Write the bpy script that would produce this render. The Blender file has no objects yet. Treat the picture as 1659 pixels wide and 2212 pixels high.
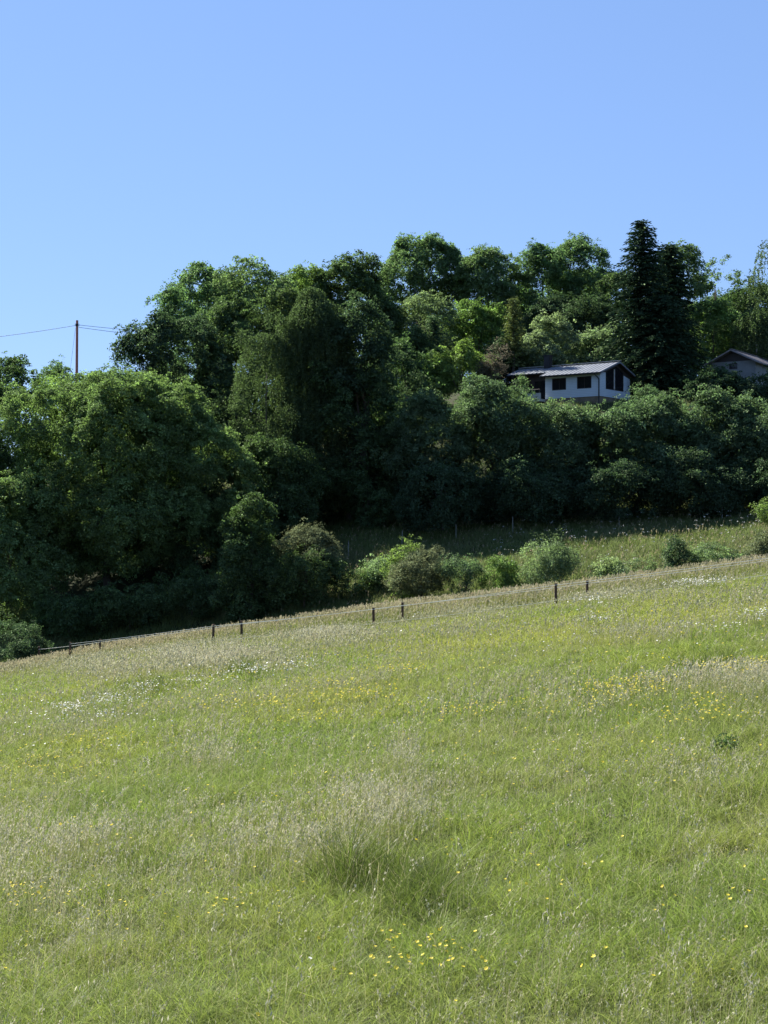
import bpy, math
import numpy as np
from mathutils import Vector

# ------------------------------------------------------------------ camera, sky, sun, exposure
SC = bpy.context.scene
COL = SC.collection
PW, PH = 1659.0, 2212.0          # working pixel grid of the photograph
F = 3195.0                       # focal length in those pixels
HR = 1150.0                      # row of the horizon
CXP = PW / 2

cam_d = bpy.data.cameras.new('camera')
cam = bpy.data.objects.new('camera', cam_d)
COL.objects.link(cam)
cam.location = (0, 0, 0)
cam.rotation_euler = (math.radians(90), 0, 0)
cam_d.sensor_fit = 'VERTICAL'
cam_d.sensor_height = 36.0
cam_d.lens = 36.0 * F / PH
cam_d.shift_y = (HR - PH / 2) / PH
cam_d.clip_start = 0.1
cam_d.clip_end = 8000
SC.camera = cam

SUN_AZ, SUN_EL = math.radians(-39), math.radians(42)   # azimuth from the view direction (+y), to the left
w = bpy.data.worlds.new('World')
SC.world = w
w.use_nodes = True
nt = w.node_tree
nt.nodes.clear()
sky = nt.nodes.new('ShaderNodeTexSky')
sky.sky_type = 'NISHITA'
sky.sun_disc = False
sky.sun_elevation = SUN_EL
sky.sun_rotation = SUN_AZ
sky.altitude = 200
sky.air_density = 1.0
sky.dust_density = 0.1
sky.ozone_density = 6.0
bg = nt.nodes.new('ShaderNodeBackground')
bg.inputs['Strength'].default_value = 0.070
wo = nt.nodes.new('ShaderNodeOutputWorld')
gam = nt.nodes.new('ShaderNodeGamma'); gam.inputs['Gamma'].default_value = 0.50
tint = nt.nodes.new('ShaderNodeMixRGB'); tint.blend_type = 'MULTIPLY'; tint.inputs[0].default_value = 1.0
tint.inputs[2].default_value = (1.16, 1.46, 2.06, 1)      # the camera's bluish white balance
nt.links.new(sky.outputs[0], gam.inputs[0]); nt.links.new(gam.outputs[0], tint.inputs[1])
nt.links.new(tint.outputs[0], bg.inputs[0])
nt.links.new(bg.outputs[0], wo.inputs[0])

sl = bpy.data.lights.new('sun', 'SUN')
sl.energy = 5.0
sl.angle = math.radians(0.5)
sl.color = (1.0, 0.95, 0.86)
sun = bpy.data.objects.new('sun', sl)
COL.objects.link(sun)
sdir = Vector((math.sin(SUN_AZ) * math.cos(SUN_EL), math.cos(SUN_AZ) * math.cos(SUN_EL), math.sin(SUN_EL)))
sun.rotation_euler = sdir.to_track_quat('Z', 'Y').to_euler()
sun.location = (0, 0, 60)

SC.view_settings.view_transform = 'Standard'
SC.view_settings.look = 'None'
SC.view_settings.exposure = 1.45
SC.view_settings.gamma = 1.0
SC.view_settings.use_curve_mapping = False
SC.render.engine = 'CYCLES'
SC.cycles.max_bounces = 6
SC.cycles.diffuse_bounces = 2
SC.cycles.glossy_bounces = 2
SC.cycles.transmission_bounces = 4
SC.cycles.transparent_max_bounces = 4

# ------------------------------------------------------------------ helpers
def tag(o, label=None, cat=None, group=None, kind=None):
    if label: o['label'] = label
    if cat: o['category'] = cat
    if group: o['group'] = group
    if kind: o['kind'] = kind
    return o

def empty(name, loc, rz=0.0):
    o = bpy.data.objects.new(name, None)
    o.empty_display_size = 0.3
    o.location = loc
    o.rotation_euler = (0, 0, rz)
    COL.objects.link(o)
    return o

def np_mesh(name, V, faces, mats, parent=None, midx=None, var=None, colr=None, smooth=False):
    """V (n,3); faces: (m,k) index array or list of such arrays."""
    V = np.asarray(V, dtype=np.float32).reshape(-1, 3)
    if isinstance(faces, np.ndarray): faces = [faces]
    faces = [np.asarray(f, dtype=np.int32) for f in faces if len(f)]
    me = bpy.data.meshes.new(name)
    me.vertices.add(len(V))
    me.vertices.foreach_set('co', V.ravel())
    flat = np.concatenate([f.ravel() for f in faces])
    tot = np.concatenate([np.full(len(f), f.shape[1], dtype=np.int32) for f in faces])
    start = np.concatenate([[0], np.cumsum(tot)[:-1]]).astype(np.int32)
    me.loops.add(len(flat))
    me.loops.foreach_set('vertex_index', flat)
    me.polygons.add(len(tot))
    me.polygons.foreach_set('loop_start', start)
    if not isinstance(mats, (list, tuple)): mats = [mats]
    for m in mats: me.materials.append(m)
    if midx is not None:
        me.polygons.foreach_set('material_index', np.asarray(midx, dtype=np.int32))
    me.polygons.foreach_set('use_smooth', np.full(len(tot), bool(smooth)))
    if var is not None:
        a = me.attributes.new('var', 'FLOAT', 'POINT')
        a.data.foreach_set('value', np.asarray(var, dtype=np.float32))
    if colr is not None:
        a = me.attributes.new('col', 'FLOAT_COLOR', 'POINT')
        c4 = np.ones((len(V), 4), dtype=np.float32); c4[:, :3] = colr
        a.data.foreach_set('color', c4.ravel())
    me.update(calc_edges=True)
    o = bpy.data.objects.new(name, me)
    COL.objects.link(o)
    if parent is not None: o.parent = parent
    return o

class MB:
    """collects simple solids, links them as one mesh"""
    def __init__(self): self.v = []; self.f = {}; self.n = 0
    def add(self, vs, fs):
        b = self.n
        for f in fs: self.f.setdefault(len(f), []).append([i + b for i in f])
        self.v.extend([tuple(v) for v in vs]); self.n += len(vs)
    def hexa(self, p):
        """8 points: bottom ring 0-3, top ring 4-7"""
        self.add(p, [(3, 2, 1, 0), (4, 5, 6, 7), (0, 1, 5, 4), (1, 2, 6, 5), (2, 3, 7, 6), (3, 0, 4, 7)])
    def box(self, x0, x1, y0, y1, z0, z1):
        self.hexa([(x0, y0, z0), (x1, y0, z0), (x1, y1, z0), (x0, y1, z0), (x0, y0, z1), (x1, y0, z1), (x1, y1, z1), (x0, y1, z1)])
    def tube(self, pts, radii, sides=8, cap=True):
        pts = [Vector(p) for p in pts]
        rings = []
        for i, p in enumerate(pts):
            t = (pts[min(i + 1, len(pts) - 1)] - pts[max(i - 1, 0)])
            if t.length < 1e-6: t = Vector((0, 0, 1))
            t.normalize()
            a = t.orthogonal().normalized() if abs(t.z) > 0.95 else t.cross(Vector((0, 0, 1))).normalized()
            b = t.cross(a)
            r = radii[i] if hasattr(radii, '__len__') else radii
            rings.append([p + (a * math.cos(2 * math.pi * k / sides) + b * math.sin(2 * math.pi * k / sides)) * r for k in range(sides)])
        vs = [v for r in rings for v in r]
        fs = []
        for i in range(len(pts) - 1):
            for k in range(sides):
                k2 = (k + 1) % sides
                fs.append((i * sides + k, i * sides + k2, (i + 1) * sides + k2, (i + 1) * sides + k))
        if cap:
            fs.append(tuple(range(sides))[::-1]); fs.append(tuple((len(pts) - 1) * sides + k for k in range(sides)))
        self.add(vs, fs)
    def build(self, name, mat, parent=None, smooth=False):
        return np_mesh(name, np.array(self.v), [np.array(f) for f in self.f.values()], mat, parent, smooth=smooth)

# ------------------------------------------------------------------ materials
def new_mat(name):
    m = bpy.data.materials.new(name); m.use_nodes = True
    n = m.node_tree; n.nodes.clear()
    return m, n, n.nodes.new('ShaderNodeOutputMaterial')

def leaf_mat(name, base, trans=None, tfac=0.42, gloss=0.028, rough=0.5, spread=0.65):
    m, n, out = new_mat(name)
    L = n.links.new
    at = n.nodes.new('ShaderNodeAttribute'); at.attribute_name = 'var'
    mul = n.nodes.new('ShaderNodeMapRange')
    mul.inputs['To Min'].default_value = 1 - spread * .85; mul.inputs['To Max'].default_value = 1 + spread * 2.1   # paler random shoots stand in for sunlit leaf flecks
    L(at.outputs['Fac'], mul.inputs['Value'])
    hs = n.nodes.new('ShaderNodeHueSaturation')
    hs.inputs['Color'].default_value = (*base, 1)
    L(mul.outputs[0], hs.inputs['Value'])
    hue = n.nodes.new('ShaderNodeMapRange')
    hue.inputs['To Min'].default_value = 0.49; hue.inputs['To Max'].default_value = 0.508
    oi = n.nodes.new('ShaderNodeObjectInfo')
    L(oi.outputs['Random'], hue.inputs['Value']); L(hue.outputs[0], hs.inputs['Hue'])
    d = n.nodes.new('ShaderNodeBsdfDiffuse'); L(hs.outputs[0], d.inputs[0])
    t = n.nodes.new('ShaderNodeBsdfTranslucent')
    h2 = n.nodes.new('ShaderNodeHueSaturation')
    h2.inputs['Color'].default_value = (*(trans or (base[0] * 1.75, base[1] * 2.05, base[2] * 1.2)), 1)
    L(mul.outputs[0], h2.inputs['Value']); L(hue.outputs[0], h2.inputs['Hue'])
    L(h2.outputs[0], t.inputs[0])
    mx = n.nodes.new('ShaderNodeMixShader'); mx.inputs[0].default_value = tfac
    L(d.outputs[0], mx.inputs[1]); L(t.outputs[0], mx.inputs[2])
    g = n.nodes.new('ShaderNodeBsdfGlossy'); g.inputs['Roughness'].default_value = rough
    g.inputs['Color'].default_value = (0.72, 0.95, 0.55, 1)
    m2 = n.nodes.new('ShaderNodeMixShader'); m2.inputs[0].default_value = gloss
    L(mx.outputs[0], m2.inputs[1]); L(g.outputs[0], m2.inputs[2])
    L(m2.outputs[0], out.inputs[0])
    return m

def blade_mat(name, tfac=0.4, gloss=0.02):
    m, n, out = new_mat(name)
    L = n.links.new
    at = n.nodes.new('ShaderNodeAttribute'); at.attribute_name = 'col'
    d = n.nodes.new('ShaderNodeBsdfDiffuse'); L(at.outputs['Color'], d.inputs[0])
    t = n.nodes.new('ShaderNodeBsdfTranslucent'); L(at.outputs['Color'], t.inputs[0])
    mx = n.nodes.new('ShaderNodeMixShader'); mx.inputs[0].default_value = tfac
    L(d.outputs[0], mx.inputs[1]); L(t.outputs[0], mx.inputs[2])
    g = n.nodes.new('ShaderNodeBsdfGlossy'); g.inputs['Roughness'].default_value = 0.5
    m2 = n.nodes.new('ShaderNodeMixShader'); m2.inputs[0].default_value = gloss
    L(mx.outputs[0], m2.inputs[1]); L(g.outputs[0], m2.inputs[2])
    L(m2.outputs[0], out.inputs[0])
    return m

def noise_mat(name, c0, c1, scale=4.0, rough=0.8, detail=6, metallic=0.0, spec=0.3, stretch=(1, 1, 1), bump=0.0, obj=True):
    m, n, out = new_mat(name)
    L = n.links.new
    tc = n.nodes.new('ShaderNodeTexCoord')
    mp = n.nodes.new('ShaderNodeMapping'); mp.inputs['Scale'].default_value = stretch
    L(tc.outputs['Object'], mp.inputs[0])
    no = n.nodes.new('ShaderNodeTexNoise'); no.inputs['Scale'].default_value = scale; no.inputs['Detail'].default_value = detail
    L(mp.outputs[0], no.inputs['Vector'])
    cr = n.nodes.new('ShaderNodeValToRGB')
    cr.color_ramp.elements[0].position = 0.3; cr.color_ramp.elements[1].position = 0.7
    cr.color_ramp.elements[0].color = (*c0, 1); cr.color_ramp.elements[1].color = (*c1, 1)
    L(no.outputs[0], cr.inputs[0])
    p = n.nodes.new('ShaderNodeBsdfPrincipled')
    L(cr.outputs[0], p.inputs['Base Color'])
    p.inputs['Roughness'].default_value = rough; p.inputs['Metallic'].default_value = metallic
    p.inputs['Specular IOR Level'].default_value = spec
    if bump:
        b = n.nodes.new('ShaderNodeBump'); b.inputs['Strength'].default_value = bump
        L(no.outputs[0], b.inputs['Height']); L(b.outputs[0], p.inputs['Normal'])
    L(p.outputs[0], out.inputs[0])
    return m

M = {
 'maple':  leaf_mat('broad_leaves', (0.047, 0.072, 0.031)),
 'bigleaf': leaf_mat('large_tree_leaves', (0.086, 0.128, 0.052)),
 'apple':  leaf_mat('sunlit_fruit_tree_leaves', (0.121, 0.155, 0.095)),  # paled so the leaf colour itself carries the sunlight on these trees
 'hedge':  leaf_mat('hedge_leaves', (0.064, 0.093, 0.053)),
 'ash':    leaf_mat('ash_leaves', (0.081, 0.121, 0.058)),
 'bright': leaf_mat('light_green_leaves', (0.098, 0.140, 0.044)),
 'birch':  leaf_mat('birch_leaves', (0.035, 0.051, 0.025)),
 'dark':   leaf_mat('dark_and_shaded_leaves', (0.034, 0.054, 0.032)),  # dark foliage; also stands in for shade on some bushes
 'brown':  leaf_mat('brownish_leaves', (0.098, 0.112, 0.058), trans=(.13, .15, .07)),
 'pink':   leaf_mat('pinkish_leaves', (0.105, 0.092, 0.066), trans=(.13, .11, .08)),
 'yellow': leaf_mat('yellow_needles', (0.075, 0.086, 0.032), tfac=.2),
 'needle': leaf_mat('dark_needles', (0.014, 0.026, 0.015), tfac=0.12, gloss=0.02),
 'scrub':  leaf_mat('scrub_leaves', (0.102, 0.134, 0.075)),
 'pale':   leaf_mat('pale_leaves', (0.155, 0.195, 0.115)),
 'bark':   noise_mat('bark', (0.05, 0.04, 0.03), (0.12, 0.10, 0.08), 3, 0.9, stretch=(6, 6, 1), bump=0.4),
 'birchbark': noise_mat('birch_bark', (0.10, 0.09, 0.08), (0.55, 0.53, 0.50), 2.5, 0.8, stretch=(1, 1, 4)),
 'grass':  blade_mat('grass_blades', tfac=.5),
 'seed':   blade_mat('seed_grass', tfac=0.35),
 'flower': blade_mat('petals', tfac=0.3, gloss=0.03),
 'wood':   noise_mat('weathered_post_wood', (0.045, 0.030, 0.022), (0.12, 0.075, 0.05), 5, 0.9, stretch=(8, 8, 1), bump=0.3),
 'polewood': noise_mat('reddish_pole_wood', (0.36, 0.12, 0.09), (0.50, 0.20, 0.15), 3, 0.8, stretch=(8, 8, 0.6)),
 'tape':   leaf_mat('white_fence_tape', (.80, .80, .76), trans=(.75, .75, .70), tfac=.45, spread=0.0),
 'wire':   noise_mat('dark_cable', (0.02, 0.02, 0.022), (0.04, 0.04, 0.045), 8, 0.5),
 'greypole': noise_mat('grey_post', (0.20, 0.21, 0.20), (0.32, 0.33, 0.31), 3, 0.8),
 'dish':   noise_mat('white_enamel', (0.70, 0.70, 0.70), (0.80, 0.80, 0.80), 3, 0.4),
}

# ------------------------------------------------------------------ terrain
def sstep(a, b, x):
    t = np.clip((x - a) / (b - a), 0, 1); return t * t * (3 - 2 * t)

_rs = np.random.RandomState(5)
_LAT = _rs.rand(256, 256).astype(np.float32)
def vnoise(x, y, s=1.0, o=0):
    x = np.asarray(x) / s + 37.3 * o + 1000; y = np.asarray(y) / s + 91.7 * o + 1000
    xi = np.floor(x).astype(int); yi = np.floor(y).astype(int)
    fx = x - xi; fy = y - yi
    fx = fx * fx * (3 - 2 * fx); fy = fy * fy * (3 - 2 * fy)
    g = lambda i, j: _LAT[i % 256, j % 256]
    return (g(xi, yi) * (1 - fx) + g(xi + 1, yi) * fx) * (1 - fy) + (g(xi, yi + 1) * (1 - fx) + g(xi + 1, yi + 1) * fx) * fy
def fnoise(x, y, s, o=0):
    return 0.55 * vnoise(x, y, s, o) + 0.28 * vnoise(x, y, s * .47, o + 3) + 0.17 * vnoise(x, y, s * .21, o + 7)

CREST = np.array([[-900, 70], [0, 78], [110, 83.5], [215, 87], [522, 84.5], [869, 81.5], [1268, 79], [1770, 76], [2600, 72]])
def crest(px): return np.interp(px, CREST[:, 0], CREST[:, 1])
YK = np.array([60, 70, 78, 85, 92, 100, 112, 118, 138, 150, 180, 220, 300, 600.])
UK = np.array([-900, 0, 460, 807, 1201, 1659, 2600.])
ZK = np.array([
 [-9.5, -10.3, -10.8, -11, -11, -10.5, -8, -6, -4, -2, 1, 3, 6, 12],
 [-6.76, -7.25, -7.6, -8.0, -8.3, -7.2, -4, -2.5, 0, 2, 5, 8, 12, 18],
 [-5.57, -5.86, -6.1, -6.6, -6.4, -4.2, -1, 0.5, 6, 8.5, 13, 17, 22, 28],
 [-4.67, -4.81, -5.1, -5.3, -3.3, -1.6, 0.9, 2.2, 9.5, 12, 17.5, 21, 25, 32],
 [-3.65, -3.62, -3.9, -3.8, -2.0, -0.5, 1.6, 3.2, 12, 13.3, 18.5, 22, 26, 33],
 [-2.46, -2.23, -2.35, -2.3, -0.75, 0.5, 1.9, 3.6, 12.2, 13.8, 19, 23, 27, 34],
 [-1.0, -0.6, -0.5, -0.4, 0.5, 1.5, 3, 5, 12.5, 14.5, 19, 23, 27, 34]])

def ground(x, y):
    x = np.asarray(x, dtype=float); y = np.asarray(y, dtype=float)
    lat = 40 * np.tanh(0.138 * x / 40)
    plane = -3.85 + lat - 0.0127 * np.clip(y, -60, 90) + 0.10 * (vnoise(x, y, 9, 11) - .5) * sstep(5, 20, y)
    yy = np.clip(y, 60, 600)
    u = np.clip(CXP + F * x / yy, -900, 2600)
    ui = np.clip(np.searchsorted(UK, u) - 1, 0, len(UK) - 2)
    fu = (u - UK[ui]) / (UK[ui + 1] - UK[ui])
    yi = np.clip(np.searchsorted(YK, yy) - 1, 0, len(YK) - 2)
    fy = (yy - YK[yi]) / (YK[yi + 1] - YK[yi])
    z = (ZK[ui, yi] * (1 - fu) + ZK[ui + 1, yi] * fu) * (1 - fy) + (ZK[ui, yi + 1] * (1 - fu) + ZK[ui + 1, yi + 1] * fu) * fy
    z = z + 0.25 * (vnoise(x, y, 6, 21) - .5) * sstep(80, 90, y)
    z = z + .55 * sstep(60, 500, u) * np.exp(-((yy - crest(u) + .8) / 2.2) ** 2)
    t = sstep(60, 66, y)
    return plane * (1 - t) + z * t

def gz(x, y): return float(ground(np.array([x]), np.array([y]))[0])
def at(px, row, d): return Vector(((px - CXP) / F * d, d, (HR - row) / F * d))
def onground(px, d):
    x = (px - CXP) / F * d
    return Vector((x, d, gz(x, d)))
def proj(x, y, z): return CXP + F * x / y, HR - F * z / y

def axis(parts):
    return np.unique(np.concatenate([np.arange(a, b + 1e-6, s) for a, b, s in parts]).round(3))
gx = axis([(-3000, -300, 150), (-300, -70, 12), (-70, 70, 1.0), (70, 300, 12), (300, 3000, 150)])
gy = axis([(-1500, -100, 100), (-100, 0, 10), (0, 200, 1.0), (200, 600, 20), (600, 4000, 200)])
GX, GY = np.meshgrid(gx, gy)
GZ = ground(GX, GY)
nx, ny = len(gx), len(gy)
ii = np.arange(ny - 1)[:, None] * nx + np.arange(nx - 1)[None, :]
quads = np.stack([ii, ii + 1, ii + nx + 1, ii + nx], -1).reshape(-1, 4)
m_ground = noise_mat('meadow_soil', (0.022, 0.028, 0.011), (0.045, 0.052, 0.022), 0.6, 0.95, detail=10, spec=0.1)
g = np_mesh('ground', np.stack([GX, GY, GZ], -1), quads, m_ground, smooth=True)
tag(g, kind='structure')

# ------------------------------------------------------------------ trees
def rand_dirs(rs, n, up=0.0):
    v = rs.normal(size=(n, 3)); v[:, 2] += up
    return v / np.linalg.norm(v, axis=1, keepdims=True)
def nrm(v): return v / np.maximum(np.linalg.norm(v, axis=1, keepdims=True), 1e-9)

def leaf_quads(rs, P, N, size, aspect=0.62):
    """rhombic leaf at each P with normal N"""
    n = len(P)
    r = rs.normal(size=(n, 3))
    a = nrm(np.cross(N, r)); b = np.cross(N, a)
    s = (size * rs.uniform(0.65, 1.25, n))[:, None] if np.isscalar(size) else size[:, None]
    k = s * 0.5
    fold = N * s * 0.10
    V = np.stack([P + a * k, P + b * k * aspect + fold, P - a * k, P - b * k * aspect + fold], 1)
    return V.reshape(-1, 3)

def pn(v, p): return (np.abs(v) ** p).sum(1) ** (1 / p)
def crown_lobes(rs, W, H, D, nl, lump, taper=0.0, p0=2.9, body=.86):
    """boxy main body + big lumps on its surface; rows (cx,cy,cz,rx,ry,rz,p)"""
    L = [(0, 0, -H * .03, W * .5 * body, D * .5 * body, H * .5 * min(body + .05, .97), p0)]
    R3 = np.array([W * .5, D * .5, H * .5])
    for d in rand_dirs(rs, nl, 0.2):
        q = lump * rs.choice([.5, .75, 1.0, 1.35]) * rs.uniform(.85, 1.15)
        rr = min(W, D, H) * .5 * q
        d = d / pn(d[None], p0)[0]
        sc = 1 - taper * max((d[2] + 1) * .5, 0) ** 1.3
        c = d * np.maximum(R3 - rr * .95, .1) * np.array([sc, sc, 1])
        L.append((*c, rr * rs.uniform(.9, 1.25), rr * rs.uniform(.9, 1.25), rr * rs.uniform(.7, 1.0), 2.0))
    if taper:
        L[0] = (0, 0, -H * .18, W * .5 * body, D * .5 * body, H * .5 * .72, 2.2)
        L.append((0, 0, H * .12, W * .5 * body * (1 - taper * .8), D * .5 * body * (1 - taper * .8), H * .5 * .76, 2.0))
    return np.array(L)

def on_shell(rs, lobes, n, up=.25, inner=.72, keepin=.1):
    area = ((lobes[:, 3] * lobes[:, 5] + lobes[:, 3] * lobes[:, 4] + lobes[:, 4] * lobes[:, 5]) / 3) * 4 * np.pi
    k = rs.choice(len(lobes), n, p=area / area.sum())
    d = rand_dirs(rs, n, up)
    P = lobes[k, 6]
    e = d / ((np.abs(d) ** P[:, None]).sum(1) ** (1 / P))[:, None]
    C = lobes[k, :3] + e * lobes[k, 3:6]
    depth = np.full(n, 9.0)
    for i, l in enumerate(lobes):
        q = pn((C - l[:3]) / l[3:6], l[6]); q[k == i] = 9
        depth = np.minimum(depth, q)
    keep = (depth > inner) | (rs.rand(n) < keepin)
    return C[keep], d[keep], area.sum()

def crown_leaves(rs, lobes, spacing, nleaf, lsize, srad, fill=0.18, droop=0.0, flat=0.35, tuft=1.0, cover=1.0):
    # leaf masses (0.5 to 1 m) over the shell, shoots on the outside of each mass
    _, _, area = on_shell(rs, lobes, 10)
    tr = tuft * 0.75
    C1, d1, _ = on_shell(rs, lobes, int(cover * area / (tr * tr * 2.0)), .2, .80, fill)
    m1 = len(C1)
    r1 = tr * rs.uniform(.55, 1.25, m1) * np.clip(rs.lognormal(0, .2, m1), .6, 1.6)
    C1 = C1 - d1 * (r1 * rs.uniform(.2, 1.1, m1))[:, None]
    for _ in range(6):                      # uneven, wandering outline
        kv = rs.normal(size=3) * 2 * np.pi / rs.uniform(1.8, 5.5) / 1.6; av = rs.normal(size=3) * .20 * min(1.0, tuft * 1.1)
        C1 = C1 + np.sin(C1 @ kv + rs.uniform(0, 6.28))[:, None] * av[None]
    # some upright leader shoots break the top line
    top = (d1[:, 2] > .35) & (rs.rand(m1) < .07)
    C1[top, 2] += rs.uniform(.1, .35, top.sum()) * tuft; r1[top] *= .7
    ns = np.maximum((4.2 * r1 * r1 / spacing ** 2 * 0.72).astype(int), 3)
    i1 = np.repeat(np.arange(m1), ns)
    e = nrm(rand_dirs(rs, len(i1), .3) + d1[i1] * .75)
    d = nrm(e * .8 + d1[i1] * .4)
    C = C1[i1] + e * (r1[i1] * (1 - np.abs(rs.normal(0, .16, len(i1)))))[:, None] * np.array([1, 1, .8])
    # a few longer sprigs poke out
    sp = rs.rand(len(C)) < .11
    C[sp] += (e[sp] + np.array([0, 0, .5])) * rs.uniform(.1, .65, (sp.sum(), 1)) * tuft
    v1 = rs.rand(m1)[i1]
    n = len(C)
    pnn = nrm(np.array([0, 0, 0.75]) + d * 0.65 + rs.normal(size=(n, 3)) * 0.3)
    m = n * nleaf
    idx = np.repeat(np.arange(n), nleaf)
    off = rs.normal(size=(m, 3)) * srad * 0.5
    pp = pnn[idx]
    h = (off * pp).sum(1, keepdims=True)
    off = off - pp * h * (1 - flat)
    P = C[idx] + off
    r2 = np.linalg.norm(off, axis=1)
    P[:, 2] -= (droop + 0.25) * r2 * r2 / max(srad, .01)
    N = nrm(pp + rs.normal(size=(m, 3)) * 0.5)
    V = leaf_quads(rs, P, N, lsize)
    sv = rs.rand(n)
    var = np.repeat(np.clip(0.12 * v1[idx] + .66 * sv[idx] ** 2.6 + 0.35 * rs.rand(m) ** 1.8, 0, 1), 4)  # skewed so only some shoots get the painted sun-fleck tone
    return V, var

def strand_leaves(rs, lobes, spacing, length, lsize, per_m=9, fill=.3):
    """weeping crown: strings of small leaves hanging from the shell"""
    _, _, area = on_shell(rs, lobes, 10)
    C, d, _ = on_shell(rs, lobes, int(area / spacing ** 2), .35, .7, fill)
    n = len(C)
    C = C * (1 - np.abs(rs.normal(0, .08, n)))[:, None] * np.array([1, 1, 0]) + C * np.array([0, 0, 1.])
    ln = length * rs.uniform(0.4, 1.2, n)
    cnt = np.maximum((ln * per_m).astype(int), 3)
    idx = np.repeat(np.arange(n), cnt)
    t = rs.rand(len(idx))
    out = d.copy(); out[:, 2] = 0
    P = C[idx] + out[idx] * (ln[idx] * .28 * np.sqrt(t))[:, None]
    P[:, 2] -= ln[idx] * t ** 1.3
    P += rs.normal(size=P.shape) * 0.06
    N = nrm(rs.normal(size=P.shape) + np.array([0, 0, .35]) + out[idx] * .5)
    V = leaf_quads(rs, P, N, lsize, .7)
    sv = rs.rand(n)
    var = np.repeat(.55 * sv[idx] + .45 * rs.rand(len(idx)), 4)
    return V, var

def quads_of(V): return np.arange(len(V), dtype=np.int32).reshape(-1, 4)

def make_trunk(rs, root, top_z, r, limbs, mat):
    mb = MB()
    n = 6
    wob = rs.normal(size=(n + 1, 2)) * r * 0.5
    pts = [(wob[i, 0] * (i > 0), wob[i, 1] * (i > 0), -0.4 + (top_z + 0.4) * i / n) for i in range(n + 1)]
    rad = [r * (1.25 if i == 0 else 1 - 0.8 * i / n) for i in range(n + 1)]
    mb.tube(pts, rad, 9)
    for c in limbs:
        z0 = top_z * rs.uniform(.25, .7)
        c = np.array(c)
        p0 = np.array([0, 0, z0]); p3 = c
        p1 = p0 * .6 + p3 * .4 + np.array([0, 0, -.05 * top_z]); p2 = p0 * .25 + p3 * .75
        rr = r * rs.uniform(.25, .45)
        mb.tube([p0, p1, p2, p3], [rr, rr * .75, rr * .5, rr * .15], 6)
    return mb.build('trunk', mat, root, smooth=True)

def tree(name, label, cat, x0, x1, ytop, d, mat, seed, ybot=None, style='leaf', depth=0.9, nl=16, lump=.42,
         spacing=.42, nleaf=13, lsize=.19, srad=.36, fill=.18, length=1.6, group=None, taper=.0, bark='bark', trunk_r=None, flat=.35, tuft=1.0, cover=1.0, body=.86, wide=1.0, p0=2.9):
    rs = np.random.RandomState(seed)
    pc = (x0 + x1) / 2
    base = onground(pc, d)
    W = (x1 - x0) / F * d * wide
    zt = (HR - ytop) / F * d
    zb = (HR - ybot) / F * d if ybot else base.z + 0.08 * (zt - base.z)
    zb = max(zb, base.z + 0.05)
    H = zt - zb
    root = tag(empty(name, base), label, cat, group)
    if seed % 2: root.rotation_euler = (0, 0, 0)
    cz = (zt + zb) / 2 - base.z
    lobes = crown_lobes(rs, W, H, W * depth, nl, lump, taper, p0, body)
    lobes[:, 2] += cz
    if style == 'leaf':
        V, var = crown_leaves(rs, lobes, spacing, int(nleaf * 1.35), lsize * 1.0, srad, fill, flat=flat, tuft=tuft, cover=cover)
    else:
        V, var = strand_leaves(rs, lobes, spacing, length, lsize, nleaf, fill)
    lowz = 0.02 + 0.1 * rs.rand(len(V) // 4)
    V[:, 2] = np.maximum(V[:, 2], np.repeat(lowz, 4) + (np.tile([0, .03, .06, .03], len(V) // 4)))
    np_mesh('crown', V, quads_of(V), M[mat], root, var=var)
    tr = trunk_r or max(.05, .018 * (zt - base.z) + .02)
    limbs = [l[:3] * np.array([.55, .55, .8]) for l in lobes[1:1 + min(9, nl)]] if style == 'leaf' else []
    make_trunk(rs, root, cz + H * .2, tr, limbs, M[bark])
    return root

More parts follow.
